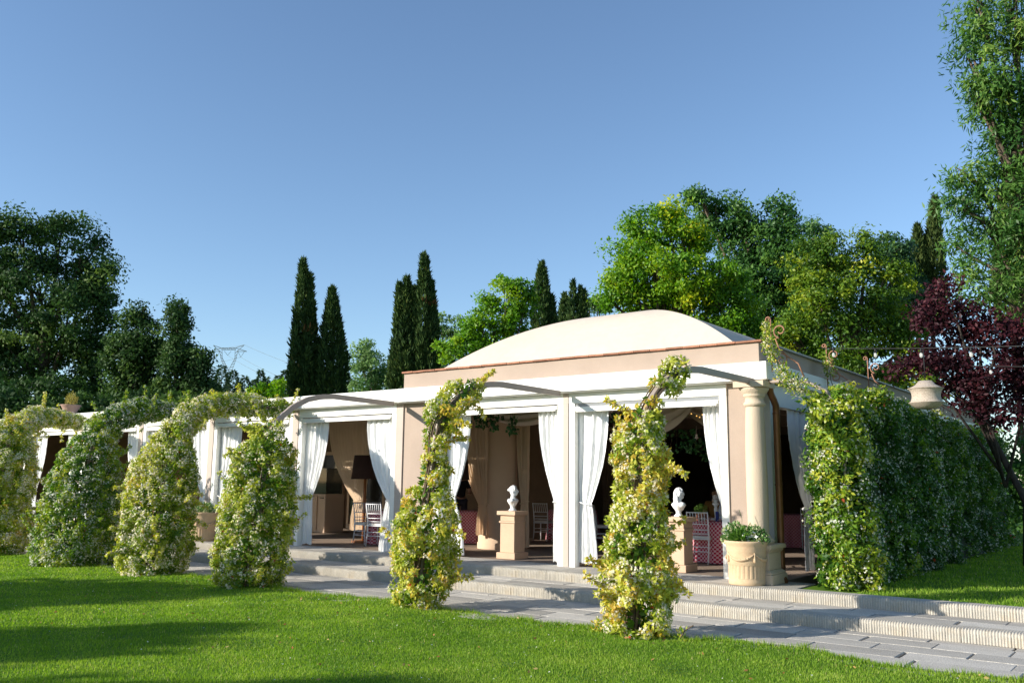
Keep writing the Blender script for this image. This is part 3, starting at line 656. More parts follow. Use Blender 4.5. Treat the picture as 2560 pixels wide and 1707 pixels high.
# ------------------------------------------------------------------ pedestals and busts
PEDM = mat('tan_pedestal', (.55, .385, .26), rough=.7, var=.06, vs=3, fine=.05, fs=50)
def pedestal(x, y, label):
    r_ = empty('pedestal', (x, y, 0), label, 'pedestal', 'tan pedestals carrying busts')
    for nm, hw, z0, z1 in (('base', .215, 0, .115), ('shaft', .165, .1155, .655), ('moulding', .185, .656, .69), ('neck', .165, .691, .80), ('cap', .215, .801, .875)):
        q = MB(); q.box(x-hw, x+hw, y-hw, y+hw, z0, z1); q.build(nm, PEDM, r_, bevel=.005)
def bust(x, y, z, rz, label, hairlong, seed):
    r = random.Random(seed)
    root = empty('bust', (x, y, z), label, 'bust', 'white plaster busts', rz=radians(rz))
    q = MB(); q.lathe([(.001, 0), (.075, 0), (.078, .018), (.06, .03), (.045, .05), (.042, .068), (.05, .075), (.001, .075)], (0, 0, 0), 24)
    q.build('socle', PLASTER, root, world=False)
    q = MB()
    q.lathe([(.001, .07), (.045, .075), (.055, .10), (.085, .15), (.10, .19), (.08, .225), (.001, .235)], (0, 0, 0), 20, lambda a, zz, rr: rr*.42*abs(cos(a))*max(0, (zz-.1)/.1)**.8 if zz < .232 else 0)
    q.ball((-.115, 0, .195), (.055, .055, .045)); q.ball((.115, 0, .195), (.055, .055, .045))
    q.ball((0, .03, .16), (.10, .055, .07))
    q.tube([(0, 0, .2), (0, .004, .26), (0, .012, .31)], [.058, .046, .045], 14)
    hc = (.0, .018, .365); q.ball(hc, (.062, .078, .088), 18, 14); q.ball((0, .06, .325), (.042, .035, .04))       # head, jaw
    q.ball((0, .098, .362), (.011, .017, .022)); q.ball((0, .085, .328), (.02, .012, .008))                       # nose, lips
    for s in (-1, 1): q.ball((s*.024, .083, .385), (.016, .010, .008)); q.ball((s*.063, .012, .36), (.01, .018, .026))   # brows, ears
    for k in range(60):                                                                                          # hair locks
        a = r.uniform(.15*pi, 1.85*pi)+pi/2; t = r.uniform(.0, 1.75 if hairlong else 1.2)
        px = hc[0]+.066*sin(min(t, 1.57))*cos(a); py = hc[1]+.08*sin(min(t, 1.57))*sin(a)-.006; pz = hc[2]+.09*cos(t)
        if py > .055: continue
        q.ball((px, py, pz), (.018, .02, .026), 8, 6)
    if hairlong:
        for k in range(16):
            xx = r.uniform(-.055, .055); yy = -.05-r.uniform(0, .02); z0 = r.uniform(.30, .36)
            q.tube([(xx, yy, z0), (xx*1.1+.01, yy-.008, z0-.05), (xx*1.2, yy+.012, z0-.11)], [.016, .017, .007], 7)
    else:
        q.ball((0, -.075, .39), (.035, .03, .032)); 
        for k in range(9): a = pi*k/8; q.ball((.062*cos(a), .045, .40+.05*sin(a)), (.016, .016, .016), 7, 5)
    o = q.build('bust_figure', PLASTER, root, world=False)
    md = o.modifiers.new('remesh', 'REMESH'); md.mode = 'VOXEL'; md.voxel_size = .0065; md.use_smooth_shade = True
    ms = o.modifiers.new('smooth', 'SMOOTH'); ms.factor = .5; ms.iterations = 2
pedestal(-10.33, 13.68, 'tan pedestal left of the centre post, carrying a bust')
bust(-10.33, 13.68, .876, -62, 'white bust with flower-crowned head turned right, left of the centre post', False, 1)
pedestal(-6.84, 13.62, 'tan pedestal half hidden behind the front vine')
bust(-6.84, 13.62, .876, -35, 'white bust with long wavy hair beside the front vine', True, 2)
# ------------------------------------------------------------------ terracotta pots
VAR = leafmat('variegated_leaf', [(0, (.05, .15, .03)), (.55, (.14, .27, .07)), (.8, (.45, .50, .25)), (1, (.6, .6, .38))], trans=.3)
PET = leafmat('white_petal', [(0, (.8, .8, .78)), (1, (.85, .84, .8))], trans=.3)
def pot(x, y, z, s, label, seed, rot):
    root = empty('flower_pot', (x, y, z), label, 'flower pot', 'pale terracotta pots with garlands')
    fl = lambda a, zz, r0: -.008*(1 if (sin(a*26) < -.15) else 0)*(1 if .105 < zz/s < .29 else 0)*s
    q = MB(); q.lathe([(s*a, s*c) for a, c in ((.001, .0), (.272, .0), (.278, .01), (.278, .075), (.272, .082), (.277, .10), (.279, .11), (.281, .285), (.283, .295), (.287, .30), (.292, .42), (.297, .50), (.303, .515), (.299, .53), (.306, .545), (.302, .56), (.318, .60), (.335, .635), (.338, .65), (.332, .662), (.305, .665), (.295, .65), (.29, .60), (.001, .60))], (x, y, z), 156, fl)
    body = q.build('pot_body', POTM, root)
    q = MB()
    for k in range(4):
        a0 = rot+k*pi/2; pts = []; rad = []
        for t in range(13):
            u = t/12; a = a0+u*pi/2; zz = .475-.105*4*u*(1-u)*.9; rr = .298*s
            pts.append((x+rr*cos(a), y+rr*sin(a), z+zz*s)); rad.append(s*(.008+.017*(4*u*(1-u))**.8))
        q.tube(pts, rad, 8)
        for t in range(14):
            u = random.uniform(.2, .8); a = a0+u*pi/2; zz = .475-.095*4*u*(1-u)+random.uniform(-.01, .015); q.ball((x+.31*s*cos(a), y+.31*s*sin(a), z+zz*s), s*.013, 6, 4)
        q.tube([(x+.30*s*cos(a0), y+.30*s*sin(a0), z+zz*s) for zz in (.49, .44, .40, .36, .34)], [s*c for c in (.012, .014, .02, .026, .008)], 8)
    q.build('garland', POTM, body)
    q = MB(); q.lathe([(.001, .02), (.29, .0)], (x, y, z+s*.605), 20); q.build('soil', SOIL, root)
    return root
pr = pot(-5.22, 12.5, .004, .92, 'large pale terracotta pot with garland beside the corner column', 1, -.75)
cx, cy, cz = -5.22, 12.5, .57
for dx, dy, h, rd, n in ((-.19, -.02, .30, .17, 520), (.12, .02, .26, .19, 620), (-.28, -.06, .12, .12, 200), (.27, -.04, .12, .12, 200)): tuft(pr, 'variegated_plant', (cx+dx*.8, cy+dy*.8-.02*0, cz), n, rd, h, .055, .035, VAR)
tuft(pr, 'leafy_plant', (cx-.02, cy-.12, cz), 160, .11, .16, .15, .045, HERB, up=.9)
nf = 14; C = np.stack([cx+.17+RNG.normal(0, .08, nf), cy-.17+RNG.normal(0, .06, nf), cz+.08+RNG.normal(0, .05, nf)], 1)
V, F, T = stars(C, unit(np.tile([.35, -1, .4], (nf, 1))+RNG.normal(0, .3, (nf, 3))), np.full(nf, .035), RNG.random(nf)); link('white_flowers', fastmesh('white_flowers', V, F, T), PET, pr)['kind'] = 'stuff'
q = MB(); q.tube([(cx-.06, cy, cz+.1), (cx-.05, cy, cz+.35), (cx-.09, cy, cz+.48)], .003, 5); q.build('shoot', HERB, pr)
pr = pot(-18.45, 12.5, .004, .98, 'pale terracotta pot with green plant between the third and fourth vine from the left', 2, -1.15)
for dx, rd, n in ((-.1, .2, 500), (.1, .2, 500)): tuft(pr, 'leafy_plant', (-18.45+dx, 12.5, .6), n, rd, .27, .055, .035, VAR)
x, y, z = -26.05, 12.95, 3.242
pr = empty('bowl_pot', (x, y, z), 'small fluted terracotta bowl with yellow plant standing on the roof edge', 'flower pot')
q = MB(); q.lathe([(.001, 0), (.13, 0), (.15, .03), (.22, .16), (.27, .25), (.285, .26), (.285, .275), (.25, .275), (.24, .25), (.001, .24)], (x, y, z), 72, lambda a, zz, r0: -.008*(sin(a*24) < 0)*(.02 < zz < .24)); q.build('pot_body', mat('pink_terracotta', (.42, .27, .22), rough=.85, var=.1), pr)
tuft(pr, 'yellow_plant', (x, y, z+.25), 380, .16, .40, .07, .025, leafmat('yellow_sprig', [(0, (.22, .2, .04)), (1, (.5, .42, .12))]), up=1.3)
# ================================================================== PERGOLA ARCHES AND JASMINE
ARC = [(9.18, -.32), (9.25, .3), (9.33, .9), (9.39, 1.4), (9.44, 1.8), (9.47, 2.05), (9.51, 2.22), (9.60, 2.34), (9.75, 2.48), (10.0, 2.66), (10.34, 2.815), (10.7, 2.895), (11.05, 2.93), (12.79, 2.94)]
YW = 12.79
def archpt(xb, xp, Y, z): t = (Y-9.2)/(YW-9.2); return (xb+(xp-xb)*t, Y, z)
def resample(pts, n):
    P = np.array(pts); d = np.r_[0, np.cumsum(np.linalg.norm(np.diff(P, axis=0), axis=1))]
    s = np.linspace(0, d[-1], n); return np.stack([np.interp(s, d, P[:, k]) for k in range(3)], 1), s
def make_arch(xb, xp, label):
    pts, _ = resample([archpt(xb, xp, *p) for p in ARC], 60); q = MB(); base = 0
    # flat bar 6 x 9 cm swept along the arch
    ref = Vector((1, 0, 0)); n = len(pts)
    for i in range(n):
        p = Vector(pts[i]); t = (Vector(pts[min(i+1, n-1)])-Vector(pts[max(i-1, 0)])).normalized()
        s = (ref-t*ref.dot(t)).normalized(); u = t.cross(s)
        for a, b_ in ((-.028, -.045), (.028, -.045), (.028, .045), (-.028, .045)): q.v.append(tuple(p+s*a+u*b_))
    for i in range(n-1):
        for k in range(4): q.f.append((4*i+k, 4*i+(k+1) % 4, 4*i+4+(k+1) % 4, 4*i+4+k)); q.sm.append(False)
    q.f += [(3, 2, 1, 0), tuple(4*(n-1)+k for k in range(4))]; q.sm += [False]*2
    o = q.build('pergola_arch', TAUPE, None, org=(xb, 9.2, -.32)); return tag(o, label, 'arch', 'curved metal arches over the path')
JLEAF = leafmat('jasmine_leaf', [(0, (.045, .12, .012)), (.3, (.11, .22, .018)), (.55, (.33, .40, .04)), (.85, (.60, .59, .10)), (.975, (.60, .40, .06)), (1, (.40, .08, .02))], trans=.38, rough=.4, spec=.35)
JLEAFG = leafmat('jasmine_leaf_green', [(0, (.022, .07, .012)), (.4, (.055, .145, .016)), (.7, (.20, .33, .028)), (.97, (.48, .48, .05)), (1, (.35, .07, .02))], trans=.35, rough=.4, spec=.35)
JFLOW = leafmat('jasmine_flower', [(0, (.68, .59, .38)), (.5, (.80, .74, .55)), (1, (.86, .83, .71))], trans=.3, rough=.7, spec=.1)
JFLOWW = leafmat('jasmine_flower_white', [(0, (.48, .47, .34)), (.5, (.64, .64, .52)), (1, (.76, .76, .67))], trans=.3, rough=.7, spec=.1)
def lump(P, seed, sc):
    """cheap smooth 3d noise for uneven outlines"""
    r = np.random.default_rng(seed); out = np.zeros(len(P))
    for k in range(7):
        w_ = r.normal(size=3)*sc*(1+.5*k); out += np.sin(P@w_+r.uniform(0, 6.28))/(1+.4*k)
    return out/2.6
def tuftcloud(C, O, rt, k, r, up=.25, spread=.85, lo=.45):
    """k leaf anchors round each tuft centre: position, outward direction, index of tuft"""
    n_ = len(C); i = np.repeat(np.arange(n_), k); d = unit(O[i]*.75+r.normal(0, spread, (n_*k, 3))+np.array([0, 0, up*.6]))
    return C[i]+d*(rt[i]*r.uniform(lo, 1.08, n_*k))[:, None], d, i
def jasmine(root, C, O, rt, r, lm, fm, tint, k=60, leafL=.06, bloom=.62, nfl=13, core=None):
    P, d, i = tuftcloud(C, O, rt, k, r); P[:, 2] = np.maximum(P[:, 2], root.location.z+.02)
    n_ = len(P); D = unit(np.cross(d, r.normal(size=(n_, 3)))+d*.25+np.array([0, 0, -.15])); T = np.clip(tint[i]+r.normal(0, .09, n_), 0, .96); T[r.random(n_) < .003] = 1
    kp = r.random(n_) < np.clip(rt[i]/.055, .22, 1); P, D, d, T = P[kp], D[kp], d[kp], T[kp]; n_ = len(P)
    L = r.uniform(.65, 1.2, n_)*leafL; W = L*r.uniform(.42, .56, n_)
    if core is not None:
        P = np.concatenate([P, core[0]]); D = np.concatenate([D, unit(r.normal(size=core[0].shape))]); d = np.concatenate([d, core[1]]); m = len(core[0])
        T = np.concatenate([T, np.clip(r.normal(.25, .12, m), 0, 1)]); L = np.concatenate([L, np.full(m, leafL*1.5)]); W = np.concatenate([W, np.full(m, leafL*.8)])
    V, F, T = leaves(P, D, L, W, T, nrm=d, nz=.38)
    link('foliage', fastmesh('foliage', V, F, T), lm, root)['kind'] = 'stuff'
    g = r.random(len(C)) < np.clip(bloom+.35*lump(C, 3, 2.2), .08, .95); C, O, rt = C[g], O[g], rt[g]; kk = max(4, int(nfl*.5))
    cd = unit(O+r.normal(0, .55, O.shape)); i = np.repeat(np.arange(len(C)), kk); d = unit(cd[i]+r.normal(0, .55, (len(i), 3)))      # a bunch on one side of the tuft
    Q = C[i]+d*(rt[i]*r.uniform(1.0, 1.22, len(i)))[:, None]; Q[:, 2] = np.maximum(Q[:, 2], root.location.z+.03)
    V, F, T = stars(Q, unit(d+r.normal(0, .35, d.shape)), r.uniform(.0155, .026, len(i)), r.random(len(i))); link('flowers', fastmesh('flowers', V, F, T), fm, root)['kind'] = 'stuff'
def vine(xb, xp, prof, dens, nfl, label, seed, lm=JLEAF, fm=JFLOW, tmean=.5, stems=5, hollow=3., shoots=30, leafL=.06, tuft=.10, bloom=.66, amp=.17):
    """prof: list of (arc fraction 0..1, radius); fraction is along the arch length"""
    root = empty('jasmine_vine', (xb, 9.2, -.3), label, 'jasmine vine', 'jasmine vines climbing the arches over the path')
    pts, s = resample([archpt(xb, xp, *q) for q in ARC], 120); S = s/s[-1]
    pf = np.array(prof); rad = lambda t: np.interp(t, pf[:, 0], pf[:, 1]); tmax = pf[-1, 0]; r = np.random.default_rng(seed)
    def frame(t):
        P = np.stack([np.interp(t, S, pts[:, j]) for j in range(3)], 1); i = np.clip(np.searchsorted(S, t), 1, len(S)-1); T = unit(pts[i]-pts[i-1])
        A = unit(np.cross(T, np.tile([1., 0, .01], (len(t), 1)))); return P, A, np.cross(T, A)
    def sample(n_):
        t = r.uniform(pf[0, 0], tmax, n_*4); t = t[r.random(n_*4) < rad(t)/pf[:, 1].max()][:n_]; P, A, B = frame(t); a_ = r.uniform(0, 2*pi, len(t))
        return t, rad(t), P, A*np.cos(a_)[:, None]+B*np.sin(a_)[:, None]
    tt = np.linspace(pf[0, 0], tmax, 200); area = float(np.mean(2*pi*rad(tt))*(tmax-pf[0, 0])*s[-1])
    nt_ = int(dens*area/(pi*tuft*tuft)); t, R, P, O = sample(nt_); X_ = P+O*R[:, None]
    lm_ = .7*lump(X_, seed, 2.4)+.5*lump(X_, seed+1, 5.5)
    f = (1-np.abs(r.normal(0, .10, len(t))))*(1+amp*lm_)-.35*tuft/np.maximum(R, .08); C = P+O*(R*np.maximum(f, .1))[:, None]
    keep = lump(X_, seed+9, 4.5) > -hollow; C, O2, lm2 = C[keep], O[keep], lm_[keep]; C[:, 2] = np.maximum(C[:, 2], -.26)
    rt = tuft*r.uniform(.6, 1.35, len(C)); tint = tmean+.20*lump(C, seed+3, 3.5)+.10*lm2+r.normal(0, .13, len(C))
    # loose shoots: short strings of small tufts leaving the surface
    sm = MB(); SC_, SO_ = [], []
    for q in range(shoots):
        t_, R_, P_, O_ = sample(3); o_ = unit((O_[0]+np.array([0, -.1, .5*r.random()]))[None])[0]; p0 = P_[0]+O_[0]*R_[0]*.85; Ls = r.uniform(.10, .36); dr = r.uniform(-.7, .6); u = np.linspace(.1, 1, max(3, int(Ls/.05)))[:, None]
        pp = p0+o_*Ls*u+np.array([0, 0, -1])*dr*Ls*u**2; pp[:, 2] = np.maximum(pp[:, 2], -.24); SC_.append(pp); SO_.append(np.tile(o_, (len(pp), 1))); sm.tube([tuple(p0-o_*.1), tuple(pp[len(pp)//2]), tuple(pp[-1])], .003, 4)
    sc, so2 = np.concatenate(SC_), np.concatenate(SO_)
    nc = int(area*170); tc_, Rc, Pc, Oc = sample(nc); co = (Pc+Oc*(Rc*r.uniform(.25, .72, len(tc_)))[:, None], Oc); kc = lump(Pc+Oc*Rc[:, None], seed+9, 4.5) > -hollow*.9; co = (co[0][kc], co[1][kc]); co[0][:, 2] = np.maximum(co[0][:, 2], -.2)
    jasmine(root, np.concatenate([C, sc]), np.concatenate([O2, so2]), np.concatenate([rt, np.full(len(sc), .022)]), r, lm, fm, np.concatenate([tint, np.full(len(sc), tmean+.18)]), k=46, leafL=leafL, bloom=bloom, nfl=nfl, core=co)
    for q in range(stems):
        ph = r.uniform(0, 6.28); rr = r.uniform(.04, .10); ts = np.linspace(0, min(1, tmax), 26); P = np.stack([np.interp(ts, S, pts[:, j]) for j in range(3)], 1); w_ = 5+r.uniform(-2, 2)
        sm.tube([(q_[0]+rr*cos(ph+w_*a_), q_[1]+rr*sin(ph+w_*a_)-.02, q_[2]) for q_, a_ in zip(P, ts)], list(np.linspace(.017, .006, 26)), 6)
    sm.build('stems', STEM, root)['kind'] = 'stuff'
    return root
# arch length is about 5.5 m: vertical leg to .40, bend .40-.62, level arm to 1
AX = [(-5.20, -5.17), (-8.52, -8.67), (-12.25, -12.70), (-15.1, -15.93), (-17.9, -19.1), (-21.6, -24.9)]
AL = ['the arch nearest the camera, ending on the corner column', 'the second arch, ending on the centre post', 'the third arch, whose taupe bar is bare above the vine',
      'the fourth arch, covered up to the roof', 'the fifth arch from the corner', 'the arch at the far left']
for (a, c), l in zip(AX, AL): make_arch(a, c, 'taupe curved bar of '+l)
vine(*AX[0], [(0, .24), (.03, .34), (.10, .42), (.16, .37), (.22, .29), (.30, .28), (.36, .27), (.41, .22), (.445, .12), (.47, .07), (.51, .10), (.545, .17), (.60, .16), (.615, .05)], 1.25, 40, 'tall slender yellow-green jasmine in full flower, nearest the camera', 1, tmean=.70, bloom=.9, hollow=.62, stems=10, leafL=.068, tuft=.085, shoots=20, amp=.22)
vine(*AX[1], [(0, .26), (.04, .38), (.10, .45), (.17, .47), (.22, .36), (.26, .22), (.30, .16), (.36, .18), (.43, .22), (.50, .20), (.555, .18), (.60, .15), (.615, .05)], 1.15, 34, 'leaning jasmine with bare twisted stems, in front of the wall panel', 2, tmean=.68, bloom=.85, hollow=.50, stems=13, leafL=.068, tuft=.085, shoots=34, amp=.24)
vine(*AX[2], [(0, .46), (.05, .54), (.12, .57), (.20, .56), (.29, .51), (.35, .43), (.39, .32), (.42, .20), (.445, .11), (.455, .03)], 2.1, 34, 'dense bell-shaped jasmine below the bare third arch', 3, tmean=.50)
vine(*AX[3], [(0, .46), (.05, .58), (.12, .62), (.20, .62), (.28, .57), (.34, .47), (.39, .33), (.45, .23), (.54, .20), (.62, .20), (.70, .18), (.85, .17), (.97, .15), (1, .08)], 2.1, 46, 'bulky cream-flowered jasmine reaching along its arch to the roof', 4, tmean=.56, shoots=70, bloom=.75)
vine(*AX[4], [(0, .72), (.05, .80), (.12, .78), (.20, .70), (.28, .62), (.34, .53), (.39, .40), (.45, .27), (.54, .24), (.62, .23), (.70, .20), (.85, .17), (.97, .17), (1, .08)], 2.1, 34, 'broad dark green jasmine, second from the left edge', 5, lm=JLEAFG, fm=JFLOWW, tmean=.60, shoots=80, bloom=.68)
vine(*AX[5], [(0, .70), (.05, .80), (.12, .80), (.20, .76), (.28, .68), (.34, .56), (.39, .38), (.45, .26), (.54, .23), (.62, .22), (.70, .19), (.85, .18), (.97, .15), (1, .08)], 2.1, 50, 'cream jasmine cut by the left edge of the picture', 6, tmean=.60, shoots=70, bloom=.8)
# ------------------------------------------------------------------ hedge beside the side wall
def hedge():
    root = empty('jasmine_hedge', (-4.1, 16, 0), 'long dark jasmine hedge dotted with white flowers beside the side wall', 'hedge')
    r = np.random.default_rng(77)
    X0, X1, Y0, Y1 = -4.40, -3.62, 12.72, 25.5
    top = lambda y: 2.76+.06*np.sin(y*1.7)+.05*np.sin(y*3.9+1)-.10*np.exp(-((y-12.8)/.35)**2)
    def pts(n, face):
        if face == 'side':
            y = Y0+(Y1-Y0)*r.random(n)**1.35; u = r.random(n); z = top(y)*u
            C = np.stack([X1+0*y, y, z], 1); O = np.tile([1., 0, .12], (n, 1))
            rnd = np.maximum(0, u-.86)/.14; C[:, 0] -= .38*rnd**2; O[:, 2] += rnd
        elif face == 'front':
            x = r.uniform(X0, X1, n); u = r.random(n); z = top(Y0+0*x)*u; C = np.stack([x, Y0-.0*x, z], 1); O = np.tile([0., -1, .12], (n, 1))
            rnd = np.maximum(0, u-.86)/.14; C[:, 1] += .38*rnd**2; O[:, 2] += rnd
            e = np.maximum(0, np.abs(x-(X0+X1)/2)/((X1-X0)/2)-.25)/.75; C[:, 1] += .55*e**2; O[:, 0] += np.sign(x-(X0+X1)/2)*e
        elif face == 'top':
            x = r.uniform(X0+.1, X1-.1, n); y = Y0+.1+(Y1-Y0)*r.random(n)**1.3; C = np.stack([x, y, top(y)-.05-.25*(np.abs(x+4.06)/.44)**4], 1); O = np.tile([0., 0, 1.], (n, 1))
        else:
            y = Y0+4*r.random(n); z = top(y)*r.random(n); C = np.stack([X0+0*y, y, z], 1); O = np.tile([-1., 0, .1], (n, 1))
        O = unit(O); L = lump(C, 5, 2.6)
        C = C+O*(.19*L+.07*lump(C, 8, 6))[:, None]
        C[:, 0] += (.05*np.sin(C[:, 1]*1.1+2)-.32*np.exp(-((C[:, 1]-Y0)/.45)**2))*(face == 'side')
        return C, O, L
    Cs, Os, Ts = [], [], []
    for face, n_, tm in (('side', 1250, .34), ('front', 150, .74), ('top', 330, .66), ('left', 160, .5)):  # sun and shade put into leaf tint: front lighter, with new growth; side darker
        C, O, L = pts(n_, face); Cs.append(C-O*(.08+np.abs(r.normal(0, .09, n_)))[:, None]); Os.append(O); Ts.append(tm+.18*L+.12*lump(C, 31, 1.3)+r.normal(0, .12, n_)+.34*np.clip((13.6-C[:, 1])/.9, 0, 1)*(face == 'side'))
    C = np.concatenate(Cs); O = np.concatenate(Os); T = np.concatenate(Ts); C[:, 2] = np.maximum(C[:, 2], .03)
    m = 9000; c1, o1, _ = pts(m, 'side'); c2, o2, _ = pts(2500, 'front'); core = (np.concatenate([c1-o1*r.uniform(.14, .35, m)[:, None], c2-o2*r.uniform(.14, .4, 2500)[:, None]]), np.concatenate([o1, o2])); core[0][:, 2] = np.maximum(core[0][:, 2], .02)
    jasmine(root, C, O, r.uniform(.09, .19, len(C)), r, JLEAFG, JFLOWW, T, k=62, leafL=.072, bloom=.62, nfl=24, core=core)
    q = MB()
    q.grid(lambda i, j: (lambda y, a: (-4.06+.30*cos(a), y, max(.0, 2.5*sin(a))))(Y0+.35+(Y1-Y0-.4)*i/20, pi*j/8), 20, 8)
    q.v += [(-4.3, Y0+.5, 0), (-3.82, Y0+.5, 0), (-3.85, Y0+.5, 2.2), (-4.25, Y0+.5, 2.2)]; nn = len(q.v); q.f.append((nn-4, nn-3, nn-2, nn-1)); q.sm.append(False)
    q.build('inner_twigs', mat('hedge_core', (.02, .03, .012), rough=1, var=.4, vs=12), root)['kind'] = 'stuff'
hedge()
def vine_on(path, rads, nl, nf, label, seed, lm=JLEAF, fm=JFLOW, tmean=.5, cat='jasmine vine'):
    r = np.random.default_rng(seed); P, s = resample(path, 80); S = s/s[-1]
    root = empty('jasmine_spray', tuple(path[0]), label, cat); R_ = np.array(rads)
    def smp(n):
        t = r.random(n); p = np.stack([np.interp(t, S, P[:, j]) for j in range(3)], 1); R = np.interp(t, R_[:, 0], R_[:, 1]); O = unit(r.normal(size=(n, 3)))
        g = lump(p, seed, 9.) > -.35; f = r.random(n)**.5
        return (p+O*(R*f)[:, None])[g], O[g]
    C, O = smp(nl); k = len(C); V, F, T = leaves(C, unit(O+r.normal(0, .6, (k, 3))+[0, 0, .3]), r.uniform(.035, .07, k), r.uniform(.018, .03, k), np.clip(tmean+r.normal(0, .22, k), 0, .96))
    link('foliage', fastmesh('foliage', V, F, T), lm, root)['kind'] = 'stuff'
    C, O = smp(nf); k = len(C); V, F, T = stars(C, unit(O+r.normal(0, .4, (k, 3))), r.uniform(.011, .017, k), r.random(k)); link('flowers', fastmesh('flowers', V, F, T), fm, root)['kind'] = 'stuff'
    q = MB(); q.tube([tuple(p) for p in P[::5]], .007, 5); q.build('stem', STEM, root)
# spray climbing the corner scroll, then running down into the hedge
cs = [tuple(atx(1757, 742, -4.86)), tuple(atx(1762, 790, -4.86)), tuple(aty(1785, 830, 12.85)), tuple(aty(1800, 865, 12.8)), tuple(aty(1830, 885, 12.8)), tuple(aty(1860, 905, 12.8))]
vine_on(cs, [(0, .05), (.3, .11), (.6, .14), (1, .2)], 1100, 800, 'thin jasmine spray climbing the iron scroll at the roof corner', 91)
vine_on([(-4.75, 15.6, 2.8), (-4.85, 15.52, 3.2), (-4.88, 15.5, 3.6)], [(0, .2), (.5, .16), (1, .07)], 700, 400, 'short jasmine spray on the second iron scroll along the side roof', 92)
# small plants at the foot of the nearest vine
for x, y, lab, lm in ((-5.62, 9.02, 'yellow jasmine shoot lying on the lawn left of the nearest vine', JLEAF), (-4.6, 9.12, 'small green shoot in the lawn right of the nearest vine', JLEAF)):
    vine_on([(x, y, -.26), (x+.06, y+.02, -.16), (x+.16, y+.04, -.10)], [(0, .05), (.6, .09), (1, .06)], 90, 26 if x < -5 else 2, lab, int(abs(x*100)), lm, tmean=.8 if x < -5 else .5, cat='shoot')
# ================================================================== TREES
def ramp(a, b_, c, d=None): return [(0, a), (.45, b_), (.85, c)]+([(1, d)] if d else [])
OAKD = leafmat('dark_oak_leaf', ramp((0.025, 0.060, 0.018), (0.052, 0.108, 0.025), (0.131, 0.201, 0.045)), trans=.28, spec=.15, rough=.6)
BROAD = leafmat('bright_oak_leaf', ramp((0.062, 0.168, 0.016), (0.123, 0.280, 0.018), (0.302, 0.426, 0.020), (0.515, 0.493, 0.022)), trans=.42)
BROADD = leafmat('deep_green_leaf', ramp((0.032, 0.093, 0.022), (0.061, 0.152, 0.029), (0.144, 0.272, 0.045)), trans=.32)
YELL = leafmat('yellow_green_leaf', ramp((0.041, 0.108, 0.016), (0.121, 0.216, 0.019), (0.351, 0.405, 0.027), (0.486, 0.486, 0.041)), trans=.4)
PALE = leafmat('grey_green_leaf', ramp((0.065, 0.143, 0.046), (0.117, 0.221, 0.065), (0.234, 0.351, 0.117)), trans=.35)
CYP = leafmat('cypress_spray', ramp((0.022, 0.049, 0.016), (0.046, 0.089, 0.023), (0.108, 0.155, 0.035), (0.216, 0.108, 0.041)), trans=.12, spec=.15, rough=.7)
CYPL = leafmat('pale_cypress_spray', ramp((.035, .060, .018), (.065, .10, .026), (.11, .14, .035)), trans=.15, spec=.15, rough=.7)
ASH = leafmat('long_leaf_green', ramp((0.039, 0.111, 0.026), (0.085, 0.195, 0.039), (0.208, 0.325, 0.065), (0.364, 0.416, 0.078)), trans=.4, spec=.3, rough=.45)
PLUM = leafmat('plum_leaf', ramp((.022, .007, .011), (.050, .012, .018), (.105, .026, .032), (.19, .038, .046)), trans=.28, spec=.2, rough=.5)
CONIF = leafmat('far_conifer', ramp((0.018, 0.045, 0.021), (0.039, 0.078, 0.030), (0.075, 0.128, 0.045)), trans=.1, rough=.8)
def crown(blobs, nleaf, L, W, seed, clump=.45, lpc=155, droop=0., tbias=0., inner=.35):
    """blobs: (centre xyz, radii xyz); leaves gathered in clumps spread through the volume"""
    nleaf *= .78; L *= 1.09; W *= 1.09; r = np.random.default_rng(seed); vol = np.array([b_[1][0]*b_[1][2] for b_ in blobs]); vol = vol/vol.sum(); Cs = []; Ts = []; Os = []
    for (c, rr), wv in zip(blobs, vol):
        m = max(3, int(nleaf*wv/lpc)); d = unit(r.normal(size=(m, 3))); f = np.maximum(inner, 1-np.abs(r.normal(0, .30, m)))
        f *= 1+.20*lump(d*2.2, seed+len(Cs), 1.7); cc = np.array(c)+d*f[:, None]*np.array(rr); cr = clump*r.uniform(.45, 1.3, m)
        tt = np.clip(.42+tbias+r.normal(0, .20, m)+.18*lump(cc, seed+5, .5), 0, 1)
        k = lpc; o = unit(r.normal(size=(m*k, 3))+np.array([0, 0, .25])).reshape(m, k, 3); o = o*r.uniform(.35, 1.1, (m, k, 1))*np.array([1, 1, .68])
        P = cc[:, None]+o*cr[:, None, None]+r.normal(0, .06, (m, k, 3))*clump; Cs.append(P.reshape(-1, 3)); Os.append(unit(unit(o.reshape(-1, 3))+np.repeat(d, k, 0)*.35)); Ts.append(np.clip(np.repeat(tt, k)+r.normal(0, .10, m*k), 0, 1))
    C = np.concatenate(Cs); O = np.concatenate(Os); T = np.concatenate(Ts); n_ = len(C)
    D = unit(np.cross(O, r.normal(size=(n_, 3)))+O*.3+np.array([0, 0, -droop])+r.normal(0, .25, (n_, 3))); V, F, T = leaves(C, D, r.uniform(.6, 1.2, n_)*L, r.uniform(.6, 1.2, n_)*W, T, nrm=O+np.array([0, 0, .25]), nz=.55)
    return fastmesh('crown', V, F, T)
def blobs_px(lst, depth, seed, squash=1.):
    r = random.Random(seed); out = []
    for x, y, rx, ry in lst:
        dp = depth+r.uniform(-.3, .3)*rx*DS*depth/FPX*1.6; k = DS*dp/FPX
        out.append((tuple(pt(x, y, dp)), (rx*k, rx*k*squash, ry*k)))
    return out
